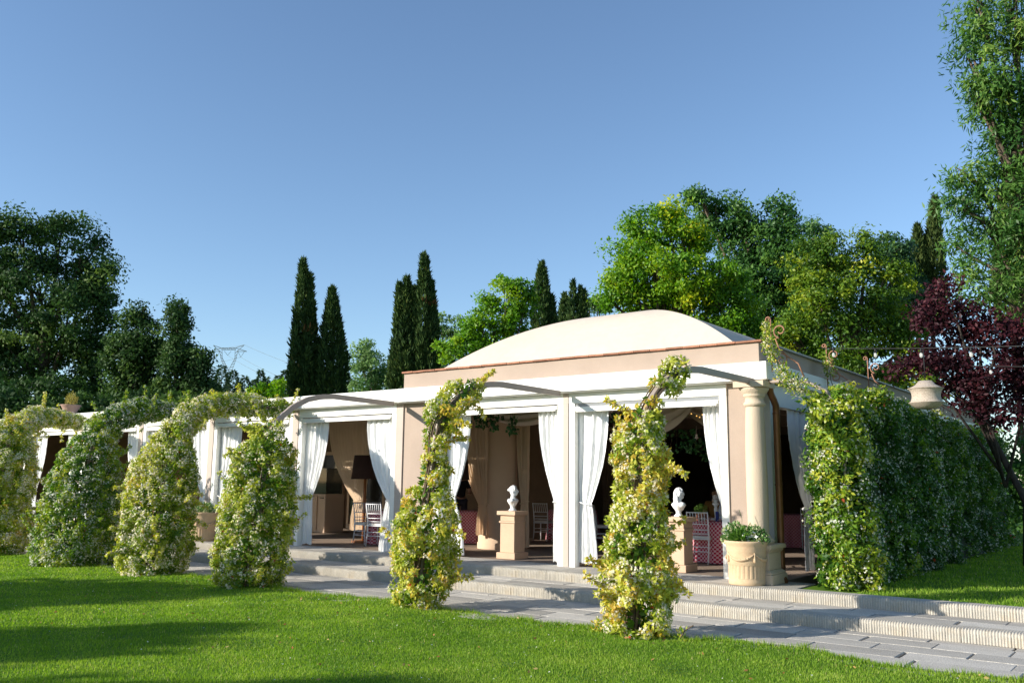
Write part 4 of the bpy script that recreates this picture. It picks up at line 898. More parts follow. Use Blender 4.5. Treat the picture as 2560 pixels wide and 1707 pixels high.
def limbs(q, base, blobs, r0, seed, fork=.35):
    r = random.Random(seed); base = Vector(base); top = max((Vector(b_[0]) for b_ in blobs), key=lambda v: v.z)
    cen = sum((Vector(b_[0]) for b_ in blobs), Vector())/len(blobs)
    spine = [base, base.lerp(cen, .35)+Vector((r.uniform(-.2, .2), r.uniform(-.2, .2), 0)), cen]
    H = cen.z-base.z
    q.tube([base, (base.x+.1*r.uniform(-1, 1), base.y, base.z+H*.3), tuple(base.lerp(cen, .62)), tuple(cen)], [r0, r0*.8, r0*.6, r0*.35], 9)
    for c, rr in blobs:
        c = Vector(c); s = base.lerp(cen, r.uniform(.35, .8)); mid = s.lerp(c, .5)+Vector((r.uniform(-.3, .3), r.uniform(-.3, .3), .12*(c-s).length))
        q.tube([tuple(s), tuple(mid), tuple(c)], [r0*.38, r0*.24, r0*.10], 6)
        for k in range(3):
            d = Vector((r.uniform(-1, 1), r.uniform(-1, 1), r.uniform(-.2, 1))).normalized(); e = c+Vector((d.x*rr[0], d.y*rr[1], d.z*rr[2]))*.8
            q.tube([tuple(mid.lerp(c, .6)), tuple(c.lerp(e, .5)), tuple(e)], [r0*.14, r0*.09, r0*.03], 5)
def tree(name, label, px, depth, basex, nleaf, L, W, lm, seed, r0=.3, clump=.5, lpc=155, bark=BARK, group=None, z0=-.4, droop=0., tbias=0., inner=.35, squash=1.):
    bl = blobs_px(px, depth, seed, squash); bp = pt(basex, 1100, depth); base = (bp[0], bp[1], z0)
    root = empty(name, base, label, 'tree', group)
    link('crown', crown(bl, nleaf, L, W, seed, clump, lpc, droop, tbias, inner), lm, root)['kind'] = 'stuff'
    q = MB(); limbs(q, base, bl, r0, seed); q.build('trunk', bark, root); return root
GT = 'trees behind the pavilion'
tree('oak_tree', 'huge dark oak rising above the vines at the left edge',
     [(-60, 620, 120, 120), (45, 545, 62, 62), (140, 535, 62, 62), (-30, 760, 120, 130), (90, 650, 100, 90), (195, 600, 55, 70), (235, 655, 52, 55), (160, 740, 105, 90), (60, 830, 120, 90), (215, 800, 75, 80), (120, 910, 130, 60), (240, 900, 60, 60), (-40, 930, 110, 70)],
     46, 80, 84000, .20, .115, OAKD, 101, r0=.45, clump=.85, lpc=165, tbias=-.08)
tree('hornbeam_tree', 'dark tree at the right foot of the huge oak', [(310, 760, 42, 70), (330, 830, 48, 70), (300, 900, 60, 60), (355, 920, 50, 60), (325, 715, 22, 30), (285, 830, 45, 70), (365, 850, 50, 70)], 43, 325, 24000, .19, .10, OAKD, 102, r0=.2, clump=.6, tbias=-.15, bark=BARKD)
tree('hornbeam_tree', 'dark pointed tree beside the pylon', [(405, 770, 34, 70), (410, 720, 20, 32), (420, 850, 50, 70), (400, 920, 60, 50), (455, 860, 24, 60), (462, 810, 12, 28), (470, 920, 34, 40)], 42, 410, 24000, .18, .095, OAKD, 103, r0=.2, clump=.55, tbias=-.15, bark=BARKD)
# big trees on the right, behind the vault
tree('oak_tree', 'bright yellow-green oak above the vaulted roof',
     [(1440, 600, 48, 48), (1480, 540, 50, 42), (1530, 500, 42, 36), (1420, 660, 42, 50), (1500, 620, 70, 60), (1570, 560, 55, 50), (1480, 700, 70, 50), (1590, 650, 70, 60), (1660, 640, 50, 50), (1570, 730, 80, 60), (1670, 720, 60, 60), (1720, 770, 40, 50), (1640, 790, 60, 50), (1400, 690, 20, 25)],
     37, 1590, 66000, .155, .088, BROAD, 104, r0=.35, clump=.62, tbias=.05, inner=.45)
tree('oak_tree', 'deep green oak with a dead twiggy top behind the bright oak',
     [(1640, 500, 50, 45), (1610, 460, 26, 26), (1690, 480, 28, 30), (1720, 560, 62, 60), (1800, 540, 42, 50), (1790, 490, 26, 30), (1750, 640, 80, 70), (1830, 620, 50, 60), (1780, 740, 80, 80), (1850, 720, 60, 80), (1820, 840, 70, 60)],
     43, 1740, 56000, .19, .105, BROADD, 105, r0=.35, clump=.72, tbias=0, inner=.4)
tree('robinia_tree', 'olive-green robinia with yellow sprays right of the deep green oak',
     [(1850, 600, 40, 45), (1900, 580, 45, 45), (1880, 680, 65, 60), (1950, 640, 60, 60), (1990, 570, 36, 32), (2030, 640, 50, 60), (1930, 760, 80, 70), (2020, 740, 60, 70), (1900, 840, 70, 60), (2000, 860, 90, 60), (2080, 800, 50, 60), (2110, 900, 70, 60), (1820, 790, 50, 60)],
     33, 1960, 60000, .135, .073, YELL, 106, r0=.28, clump=.52, tbias=-.02, droop=.25, inner=.4)
tree('willow_tree', 'pale grey-green treetop peeping above the robinia', [(1865, 525, 26, 30), (1890, 560, 30, 34), (1920, 590, 34, 40), (1870, 600, 50, 50)], 56, 1890, 6000, .26, .09, PALE, 107, r0=.2, clump=.6, droop=.3)
tree('poplar_tree', 'blue-green tree between robinia and pale cypresses', [(2050, 580, 40, 42), (2080, 640, 50, 70), (2100, 730, 55, 80), (2060, 700, 50, 80), (2020, 600, 26, 30)], 46, 2065, 11000, .25, .12, leafmat('blue_green_leaf', ramp((.022, .065, .026), (.045, .11, .040), (.10, .18, .07)), trans=.3), 108, r0=.25, clump=.6)
tree('ash_tree', 'tall willow-leaved tree cut by the right edge of the picture',
     [(2250, 20, 55, 60), (2330, 40, 80, 80), (2235, 130, 42, 48), (2300, 170, 70, 70), (2240, 230, 45, 45), (2330, 260, 80, 70), (2280, 300, 50, 50), (2340, 360, 70, 70), (2230, 400, 50, 44), (2290, 430, 60, 50), (2210, 480, 42, 40), (2270, 520, 70, 55), (2350, 480, 70, 80), (2230, 590, 50, 50), (2310, 600, 70, 60), (2270, 670, 60, 50), (2350, 690, 70, 60), (2420, 200, 80, 200), (2420, 500, 80, 200), (2300, -60, 90, 60), (2500, 100, 80, 120), (2520, 350, 90, 140), (2500, 600, 80, 120)],
     22, 2480, 52000, .18, .046, ASH, 109, r0=.28, clump=.55, lpc=155, droop=.45, inner=.3, z0=-.1, squash=.8)
tree('plum_tree', 'purple-leaved plum tree in front of the hedge at right',
     [(2150, 700, 36, 36), (2120, 740, 34, 34), (2200, 740, 56, 44), (2270, 760, 60, 50), (2340, 780, 60, 60), (2120, 830, 50, 34), (2190, 830, 60, 48), (2260, 850, 66, 56), (2340, 880, 60, 70), (2230, 920, 50, 44), (2300, 950, 50, 44), (2075, 850, 26, 18), (2410, 850, 60, 120), (2180, 895, 28, 24), (2170, 655, 22, 22)],
     16.5, 2345, 22000, .085, .05, PLUM, 110, r0=.085, clump=.30, lpc=70, bark=BARKD, inner=.25, z0=-.02, squash=.7)
GM = 'smaller trees between the cypresses'
tree('young_tree', 'feathery light green tree left of the middle cypress pair', [(845, 805, 26, 26), (830, 840, 34, 30), (870, 850, 34, 36), (840, 880, 42, 30), (890, 880, 26, 36)], 58, 850, 8000, .26, .10, PALE, 111, r0=.16, clump=.6, tbias=.2, group=GM)
tree('young_tree', 'small grey-green tree left of the bright oak sapling', [(1050, 760, 20, 28), (1045, 800, 26, 34), (1030, 840, 30, 30), (1015, 760, 10, 40)], 55, 1045, 4500, .24, .11, PALE, 112, r0=.13, clump=.5, group=GM)
tree('oak_sapling', 'bright green young oak above the left shoulder of the vault', [(1165, 660, 36, 30), (1190, 700, 36, 36), (1130, 700, 28, 28), (1110, 740, 34, 34), (1170, 745, 44, 34), (1070, 790, 36, 30), (1120, 790, 50, 34), (1030, 805, 24, 24), (1215, 670, 14, 20)], 39, 1160, 17000, .16, .09, BROAD, 113, r0=.16, clump=.5, tbias=0, group=GM)
tree('young_tree', 'bright yellow-green bush at the foot of the left cypress pair', [(620, 890, 22, 22), (640, 905, 24, 20), (600, 910, 26, 20)], 62, 630, 3500, .26, .13, BROAD, 114, r0=.12, clump=.6, tbias=.15, group=GM)
tree('young_tree', 'thin grey-green tree between cypress tips and the bright oak', [(1375, 690, 16, 18), (1390, 710, 20, 22), (1350, 705, 10, 14)], 60, 1375, 1800, .26, .12, PALE, 115, r0=.1, clump=.5, group=GM)
# undergrowth between trunks behind the hedge and the side roof
tree('laurel_bush', 'dark leafy thicket behind the side roof and hedge', [(1900, 930, 90, 70), (2050, 960, 100, 70), (2200, 1000, 100, 80), (2330, 1040, 100, 100), (2430, 1060, 90, 140), (2300, 1150, 100, 90)], 34, 2200, 15000, .22, .12, BROADD, 116, r0=.12, clump=.7, tbias=-.15)
tree('laurel_bush', 'dark thicket under the huge oak behind the left roof', [(20, 960, 90, 60), (150, 960, 90, 60), (280, 960, 80, 60), (400, 960, 90, 50)], 40, 200, 14000, .24, .13, OAKD, 117, r0=.12, clump=.7, tbias=-.15, bark=BARKD)
tree('lime_tree', 'round green tree beyond the right edge of the picture', [(2560, 500, 130, 130), (2700, 600, 150, 150), (2560, 760, 150, 130), (2720, 850, 150, 120), (2560, 950, 150, 90)], 34, 2620, 20000, .2, .11, BROADD, 118, r0=.3, clump=.8)
tree('lime_tree', 'second round green tree beyond the right edge of the picture', [(2900, 600, 150, 150), (3000, 800, 150, 150), (2850, 900, 150, 110)], 36, 2920, 16000, .2, .11, BROADD, 119, r0=.3, clump=.8)
def cypress(label, spires, depth, seed, lm=CYP, n=9000, group='cypresses behind the pavilion', dead=None):
    """spires: (x_top, y_top, x_base, y_base, half width px)"""
    r = np.random.default_rng(seed); k = DS*depth/FPX; Cs, Ds, Ts = [], [], []
    bx = np.mean([s[2] for s in spires]); bp = pt(bx, 1100, depth); base = (bp[0], bp[1], -.4)
    root = empty('cypress', base, label, 'tree', group); q = MB()
    tot = sum(s[4]*(s[3]-s[1]) for s in spires)
    for (xt, yt, xb, yb, hw) in spires:
        m = int(n*hw*(yb-yt)/tot); A = pt(xt, yt, depth); B = pt(xb, yb, depth); R0 = hw*k; Hh = A[2]-B[2]
        u = r.random(m)**.85; prof = np.minimum(1, (u/.62))**.85*(1-.25*np.clip((u-.75)/.25, 0, 1)); a = r.uniform(0, 2*pi, m)
        ridge = 1+.16*np.sin(a*5+u*7+r.uniform(0, 6))+.12*np.sin(a*9-u*23)+.10*np.sin(u*60+a*3)
        rr = R0*prof*ridge*np.clip(1-np.abs(r.normal(0, .14, m)), .3, 1)+.03
        C = A+(B-A)*u[:, None]+np.stack([rr*np.cos(a), rr*np.sin(a), 0*a], 1)
        Cs.append(C); Ds.append(unit(np.stack([np.cos(a)*.35, np.sin(a)*.35, 1+0*a], 1)+r.normal(0, .30, (m, 3))))
        t = np.clip(.40+.20*np.sin(a*5+u*7)*0+r.normal(0, .17, m)+.16*lump(C, seed, 2.), 0, .93)
        if dead is not None: dd = (np.abs(C-np.array(pt(*dead, depth-.6))) < [.3, .7, .2]).all(1) & (r.random(m) < .35); t[dd] = 1
        Ts.append(t); q.tube([(B[0], B[1], -.4), tuple(B), tuple(A+(B-A)*.04)], [.14, .12, .015], 6)
    C, D, T = np.concatenate(Cs), np.concatenate(Ds), np.concatenate(Ts); k2 = len(C); V, F, T = leaves(C, D, r.uniform(.20, .42, k2), r.uniform(.06, .12, k2), T)
    link('crown', fastmesh('crown', V, F, T), lm, root)['kind'] = 'stuff'; q.build('trunk', BARK, root)
cypress('tall dark double cypress, leftmost behind the long roof', [(696, 600, 698, 935, 26), (712, 632, 712, 935, 17), (682, 740, 685, 935, 18)], 50, 201, n=12000, dead=(703, 760))
cypress('single cypress right of the leftmost double cypress', [(763, 665, 764, 925, 30), (740, 850, 740, 925, 12)], 50, 202, n=9000)
cypress('two-tipped cypress left of the tallest middle cypress', [(935, 640, 930, 900, 19), (917, 655, 918, 900, 14), (905, 790, 908, 900, 12)], 48, 203, n=9500)
cypress('tallest middle cypress with a side branch near the vault', [(974, 588, 978, 880, 26), (950, 662, 962, 880, 13), (990, 650, 992, 880, 15)], 48, 204, n=11000, dead=(978, 700))
cypress('cypress behind the bright young oak', [(1244, 606, 1246, 790, 21), (1266, 682, 1266, 790, 12)], 52, 205, n=6000)
cypress('small cypress left of the pair of thin tips above the vault', [(1297, 678, 1297, 780, 14)], 60, 206, n=2500)
cypress('pair of thin cypress tips above the vault', [(1316, 648, 1317, 780, 10), (1333, 660, 1334, 780, 9), (1343, 668, 1343, 780, 7)], 58, 207, n=3500)
cypress('pale olive double cypress at right', [(2147, 455, 2142, 760, 24), (2108, 520, 2108, 760, 22), (2128, 545, 2126, 760, 18)], 48, 208, lm=CYPL, n=11000)
cypress('pale cypress half hidden by the tall willow-leaved tree', [(2330, 330, 2328, 760, 40)], 40, 209, lm=CYPL, n=6000)
# distant wood of conifers: each tree a thing of its own
GF = 'far conifers under the pylon'
def conifer(x, ytop, depth, hw, seed, label):
    r = np.random.default_rng(seed); k = DS*depth/FPX; A = pt(x, ytop, depth); zb = -.4; H = A[2]-zb; m = 1500
    root = empty('far_conifer', (A[0], A[1], zb), label, 'tree', GF)
    u = r.random(m)**.75; a = r.uniform(0, 2*pi, m); tier = .75+.35*np.abs(np.sin(u*26+a*.5)); vis = 1.6*hw*k
    rr = np.minimum(vis*1.25, vis*(u*120/70)**.85)*tier*np.clip(1-np.abs(r.normal(0, .2, m)), .2, 1)
    u2 = u*min(1., 120*k/H); C = np.stack([A[0]+rr*np.cos(a), A[1]+rr*np.sin(a), A[2]-H*u2], 1)
    D = unit(np.stack([np.cos(a), np.sin(a), -.15+0*a], 1)+r.normal(0, .35, (m, 3))); V, F, T = leaves(C, D, r.uniform(.6, 1.2, m)*k*9, r.uniform(.5, 1, m)*k*4.5, np.clip(r.normal(.45, .22, m), 0, 1))
    link('crown', fastmesh('crown', V, F, T), CONIF, root)['kind'] = 'stuff'
    MB().tube([(A[0], A[1], zb), (A[0], A[1], A[2]-.3)], [.3, .03], 6).build('trunk', BARKD, root)
for i, (x, y, hw, dp) in enumerate([(488, 868, 15, 150), (511, 838, 17, 140), (537, 850, 16, 145), (563, 862, 18, 140), (585, 872, 14, 150), (600, 848, 10, 120), (612, 866, 16, 160), (640, 860, 15, 150), (655, 848, 13, 145), (668, 866, 16, 155), (500, 876, 14, 165), (550, 878, 15, 170), (625, 878, 15, 165), (728, 880, 12, 150), (800, 880, 12, 160)]):
    conifer(x, y, dp, hw, 300+i, '%s far conifer from the left in the wood under the pylon' % ('first', 'second', 'third', 'fourth', 'fifth', 'narrow sixth', 'seventh', 'eighth', 'ninth', 'tenth', 'low front-left', 'low middle', 'low right', 'hidden', 'last')[i])
# trees standing outside the picture on the sun side; their shadows fall across the lawn
def shader(q_, s_tip, h, wid, seed, label, low=.10):
    S_ = -SUN_TO; Q_ = Vector((-SUN_TO.y, SUN_TO.x, 0)); d = (1.03*h+.8)/math.tan(SUN_EL); b0 = S_*(s_tip-d)+Q_*q_; r = random.Random(seed); bl = []
    for k in range(9):
        u = (k+.5)/9; zz = h*(low+(1-low)*u); ww = wid*(1-.8*u**3.2); bl.append(((b0.x+r.uniform(-.3, .3)*ww, b0.y+r.uniform(-.3, .3)*ww, zz-.3), (ww, ww, h*.10)))
    root = empty('garden_tree', (b0.x, b0.y, -.4), label, 'tree', 'trees left of the picture'); link('crown', crown(bl, 20000, .42, .27, seed, .6, 90), BROADD, root)['kind'] = 'stuff'
    q = MB(); limbs(q, (b0.x, b0.y, -.4), bl, .22, seed); q.build('trunk', BARK, root)
shader(-15.0, 2.0, 6.2, 2.7, 401, 'broad garden tree outside the picture on the left')
shader(-10.5, 2.1, 7.2, 1.6, 402, 'round garden tree outside the picture on the left')
shader(-7.5, 2.7, 8.5, 3.0, 403, 'tall garden tree outside the picture behind the camera')
# ================================================================== IRONWORK, LANTERN, LIGHTS, PYLON, PEOPLE
def spiral(c, r0, r1, a0, turns, ax, n=30):
    return [(c[0]+ax[0]*(r0+(r1-r0)*k/n)*cos(a0+turns*2*pi*k/n), c[1]+ax[1]*(r0+(r1-r0)*k/n)*cos(a0+turns*2*pi*k/n), c[2]+(r0+(r1-r0)*k/n)*sin(a0+turns*2*pi*k/n)) for k in range(n+1)]
def scroll(x, y, z, s, label):
    ax = (1., 0.)          # scrolls unroll away from the wall, towards +x
    root = empty('iron_scroll', (x, y, z), label, 'iron scroll', 'wrought-iron scrolls along the side roof')
    q = MB(); q.tube([(x, y, z-.12), (x, y, z+.72*s)], .011, 8); q.tube(spiral((x-.045*s, y, z+.72*s), .045*s, .014*s, 0, 1.2, ax, 24), .009, 7); q.build('upright', IRON, root)
    q = MB(); q.tube(spiral((x+.15*s, y, z+.52*s), .03*s, .115*s, 3.6, 1.15, ax, 34)[::1], .012, 8); p = spiral((x+.15*s, y, z+.52*s), .03*s, .115*s, 3.6, 1.15, ax, 34)[-1]
    q.build('upper_curl', IRON, root)
    q = MB(); q.tube([p, (x+.07*s, y, z+.40*s), (x+.12*s, y, z+.25*s), (x+.26*s, y, z+.10*s), (x+.42*s, y, z-.02), (x+.50*s, y, z-.22)], .012, 8); q.build('stay', IRON, root)
    q = MB(); q.tube(spiral((x+.16*s, y, z+.06*s), .02*s, .10*s, .4, 1.2, ax, 26), .010, 7); q.build('lower_curl', IRON, root)
for k, (y, s, lab) in enumerate(((12.92, .95, 'rusty iron scroll at the roof corner above the column'), (15.5, .85, 'iron scroll holding the string lights, second along the side roof'), (18.0, .95, 'tall pale iron scroll, third along the side roof'), (23.4, 1.0, 'iron scroll behind the woven lantern, fourth along the side roof'))):
    scroll(-4.90, y, 3.20, s, lab)
# side arches: short bars from the wall over to the hedge
for k, (y, lab) in enumerate(((12.9, 'pale curved bar from the corner column into the hedge'), (16.3, 'curved bar from the side wall into the hedge'))):
    q = MB(); q.tube([(-4.93, y, 2.93), (-4.6, y, 2.94), (-4.35, y, 2.88), (-4.1, y, 2.74), (-3.95, y, 2.5), (-3.9, y, 2.1), (-3.9, y, 0)], .03, 8); tag(q.build('side_arch', TAUPE, None, org=(-3.9, y, 0)), lab, 'arch', 'bars over the hedge')
# woven lantern
def woven():
    m, nt, b = newmat('woven_rope'); N = nt.nodes; Lk = nt.links.new; tc = N.new('ShaderNodeTexCoord'); mp = N.new('ShaderNodeMapping'); mp.inputs['Scale'].default_value = (75, 75, 110)
    Lk(tc.outputs['Object'], mp.inputs['Vector']); v = N.new('ShaderNodeTexVoronoi'); v.inputs['Scale'].default_value = 1.; Lk(mp.outputs[0], v.inputs['Vector'])
    cr = N.new('ShaderNodeValToRGB'); cr.color_ramp.elements[0].color = (.58, .50, .41, 1); cr.color_ramp.elements[1].color = (.26, .20, .15, 1); Lk(v.outputs['Distance'], cr.inputs[0]); Lk(cr.outputs[0], b.inputs['Base Color'])
    bp = N.new('ShaderNodeBump'); bp.inputs['Strength'].default_value = .5; bp.inputs['Distance'].default_value = .004; bp.invert = True; Lk(v.outputs['Distance'], bp.inputs['Height']); Lk(bp.outputs[0], b.inputs['Normal']); b.inputs['Roughness'].default_value = .9
    return m
RATTAN = woven(); BULB = glassmat('bulb_glass', (.9, .9, .85), .4, .08); CABLE = mat('black_cable', (.02, .02, .02), rough=.6)
lp = pt(2127, 906, 12.6); k = DS*12.6/FPX
root = empty('woven_lantern', tuple(lp), 'large woven rope lantern hanging in front of the plum tree', 'lantern')
def lath(nm, prof, m_): q = MB(); q.lathe([(r_*k, z_*k) for r_, z_ in prof], tuple(lp), 40); return q.build(nm, m_, root)
lath('top_cone', [(13, 31), (14, 31.5), (22, 22), (34, 15.5), (39, 14), (38, 12.6)], RATTAN)
lath('shade_body', [(36.5, 12.4), (33, 8), (31, 2), (30.5, -4), (31.5, -11), (34, -16.5), (38.5, -19), (37.2, -20)], RATTAN)
lath('bottom_cone', [(36.8, -20.2), (29, -27), (21, -31.5), (12, -33.5), (12, -32.5), (20, -30.5)], RATTAN)
q = MB(); q.tube([tuple(lp+np.array([0, 0, 31*k])), tuple(lp+np.array([0, 0, 108*k]))], .006, 6); q.build('cord', CABLE, root)
q = MB(); q.ball(tuple(lp+np.array([0, 0, 5*k])), .045); q.build('bulb', BULB, root)
def string(a, b_, sag, nb, label, start=.06, end=.95):
    a = np.array(a); b_ = np.array(b_); root = empty('string_lights', tuple(a), label, 'string lights', 'cables of garden bulbs')
    P = lambda u: a+(b_-a)*u-np.array([0, 0, sag*4*u*(1-u)])
    q = MB(); q.tube([tuple(P(u)) for u in np.linspace(0, 1, 30)], .007, 6); q.build('cable', CABLE, root)
    for i in range(nb):
        p = P(start+(end-start)*i/max(1, nb-1)); q = MB(); q.tube([tuple(p), tuple(p-np.array([0, 0, .07]))], .014, 8); so_ = q.build('socket', CABLE, root)
        q = MB(); q.ball(tuple(p-np.array([0, 0, .10])), (.025, .025, .04), 10, 8); q.build('bulb', BULB, so_)
LH = tuple(lp+np.array([0, 0, 108*k]))
string(pt(1888, 800, 14.3), pt(2420, 792, 11.5), .02, 5, 'cable with two clear bulbs running right from the second iron scroll', .06, .9)
string(pt(1995, 830, 18), pt(2420, 842, 14.8), .03, 4, 'lower cable of bulbs running right from the third iron scroll', .2, .95)
string(pt(2180, 868, 18.6), pt(2430, 905, 16), .04, 4, 'lowest cable of bulbs right of the woven lantern', .05, .9)
# pylon far away
D0 = 420.; PYL = mat('galvanised_steel', (.16, .19, .20), rough=.6, var=.1)
pr = empty('pylon', tuple(pt(526, 1000, D0)*np.array([1, 1, 0])+np.array([0, 0, -.4])), 'distant steel lattice pylon above the conifers', 'pylon')
def px3(x, y, dd=0.): return tuple(pt(x, y, D0+dd))
def bars(nm, segs, rr):
    q = MB()
    for a, b_ in segs: q.tube([a, b_], rr, 4, caps=False)
    o = q.build(nm, PYL, pr); o['kind'] = 'stuff'; return o
seg = []
for dd in (-1.2, 1.2):
    TL = [(490, 793), (508, 800), (552, 800), (561, 792)]; seg += [(px3(490, 793, dd), px3(508, 799, dd)), (px3(508, 799, dd), px3(541, 799, dd)), (px3(541, 799, dd), px3(561, 792, dd)), (px3(510, 803, dd), px3(541, 803, dd)), (px3(484, 807, dd), px3(504, 807, dd)), (px3(545, 807, dd), px3(567, 807, dd)), (px3(490, 793, dd), px3(504, 807, dd)), (px3(561, 792, dd), px3(545, 807, dd)), (px3(484, 807, dd), px3(508, 799, dd)), (px3(567, 807, dd), px3(541, 799, dd))]
    for i in range(8): seg.append((px3(508+4.2*i, 799 if i % 2 else 803, dd), px3(512.2+4.2*i, 803 if i % 2 else 799, dd)))
bars('crossarm', seg, .14)
seg = []
for dd in (-1.2, 1.2):
    for s in (-1, 1):
        top0, top1 = 525+s*21, 525+s*15; o_ = [(top0, 805), (525+s*18, 822), (525+s*6, 856), (525+s*2, 868)]; i_ = [(top1, 803), (525+s*14.5, 822), (525, 850), (525-s*3, 860)]
        for L_ in (o_, i_):
            for a, b_ in zip(L_[:-1], L_[1:]): seg.append((px3(*a, dd), px3(*b_, dd)))
        for u in range(7):
            a = (np.interp(u/7, [0, .33, 1], [o_[0][0], o_[1][0], o_[2][0]]), np.interp(u/7, [0, .33, 1], [o_[0][1], o_[1][1], o_[2][1]])); c = (np.interp((u+1)/7, [0, .33, 1], [i_[0][0], i_[1][0], i_[2][0]]), np.interp((u+1)/7, [0, .33, 1], [i_[0][1], i_[1][1], i_[2][1]])); seg.append((px3(*a, dd), px3(*c, dd)))
bars('fork', seg, .13)
zb = -.4; seg = []
for s in (-1, 1):
    for dd in (-2, 2):
        A = px3(525+s*3, 862, dd*.5); seg.append((A, (A[0]+s*2.6*RT[0]+dd*FW[0], A[1]+s*2.6*RT[1]+dd*FW[1], zb)))
A0 = np.array(px3(525, 862))
for i in range(9):
    z1, z2 = A0[2]*(1-i/9), A0[2]*(1-(i+1)/9); w1, w2 = .6+2.6*i/9, .6+2.6*(i+1)/9
    for s in (-1, 1): seg.append(((A0[0]+s*w1*RT[0], A0[1]+s*w1*RT[1], z1), (A0[0]-s*w2*RT[0], A0[1]-s*w2*RT[1], z2)))
bars('leg', seg, .13)
seg = [(px3(515, 806), px3(523, 816)), (px3(531, 806), px3(523, 816)), (px3(547, 808), px3(553, 820)), (px3(561, 808), px3(553, 820)), (px3(504, 808), px3(497, 820)), (px3(487, 808), px3(497, 820))]; bars('insulator', seg, .09)
for k, (x0, y0, x1, y1) in enumerate(((561, 792, 900, 905), (553, 820, 760, 905), (523, 816, 720, 905), (497, 820, 640, 905), (561, 792, 380, 806), (553, 820, 380, 846), (497, 820, 380, 838))):
    q = MB(); a = np.array(px3(x0, y0)); b_ = pt(x1, y1, D0*(.72 if x1 > x0 else 1.3)); q.tube([tuple(a+(b_-a)*u-np.array([0, 0, 6*4*u*(1-u)*.25])) for u in np.linspace(0, 1, 14)], .06, 4, caps=False)
    q.build('power_line', PYL, pr)
# hanging ivy and bells inside the bays
IVY = leafmat('ivy_leaf', ramp((.015, .06, .02), (.03, .10, .03), (.07, .17, .05)), trans=.3)
def ivy(x, y, z, drop, n_, spread, label, seed):
    r = np.random.default_rng(seed); root = empty('ivy_garland', (x, y, z), label, 'ivy garland', 'ivy hanging from the ceiling'); u = r.random(n_)
    C = np.stack([x+r.normal(0, spread, n_)*(1-.5*u), y+r.normal(0, .05, n_), z-drop*u**1.3], 1); D = unit(np.stack([r.normal(0, .6, n_), -.3+r.normal(0, .5, n_), -.8+0*u], 1))
    V, F, T = leaves(C, D, r.uniform(.05, .095, n_), r.uniform(.045, .08, n_), r.random(n_)); link('foliage', fastmesh('foliage', V, F, T), IVY, root)['kind'] = 'stuff'
    q = MB()
    for j in range(4): xx = x+r.normal(0, spread*.7); q.tube([(xx, y, z+.05), (xx+.02, y, z-drop*.5), (xx-.01, y, z-drop*.85)], .003, 4)
    q.build('stems', STEM, root)['kind'] = 'stuff'
for i, (dx, dy, Y, dr, n_, sp, lab) in enumerate(((1110, 952, 13.9, .26, 90, .13, 'ivy tuft left above the first bust'), (1140, 952, 13.9, .30, 70, .07, 'ivy strand in the middle above the first bust'), (1178, 955, 13.9, .34, 80, .08, 'ivy strand at right above the first bust'), (1420, 945, 14.1, .38, 120, .10, 'ivy bunch beside the curtain right of the centre post'), (1445, 955, 14.1, .42, 90, .09, 'ivy strand next to the white bells'), (1580, 985, 14.8, .40, 150, .2, 'dark ivy bunch behind the front vine'), (1625, 1010, 15.5, .35, 120, .16, 'dark ivy strand under the swag with fairy lights'))):
    p = aty(dx, dy, Y); ivy(p[0], p[1], p[2], dr, n_, sp, lab, 500+i)
BELL = mat('pale_pink_bell', (.62, .48, .42), rough=.6)
for i, (dx, dy) in enumerate(((1394, 962), (1421, 968), (1450, 976), (1462, 965), (1437, 958), (1600, 1003))):
    p = aty(dx, dy, 14.0 if i < 5 else 14.6); root = empty('hanging_bell', tuple(p), 'small pale bell hanging among the ivy %s' % ('beside the centre post curtain', 'second from the centre post curtain', 'lowest of the group', 'rightmost of the group', 'highest of the group', 'right of the front vine')[i], 'bell', 'pale bells hanging in the openings')
    q = MB(); q.lathe([(.003, .05), (.016, .045), (.020, .02), (.034, -.02), (.038, -.026), (.03, -.024), (.012, .03)], tuple(p), 12); q.build('bell_cup', BELL, root)
    q = MB(); q.tube([tuple(p+np.array([0, 0, .02])), tuple(p-np.array([0, 0, .05]))], .006, 5); q.build('clapper', BELL, root)
    q = MB(); q.tube([tuple(p+np.array([0, 0, .05])), tuple(p+np.array([0, 0, .2]))], .002, 4); q.build('thread', BELL, root)
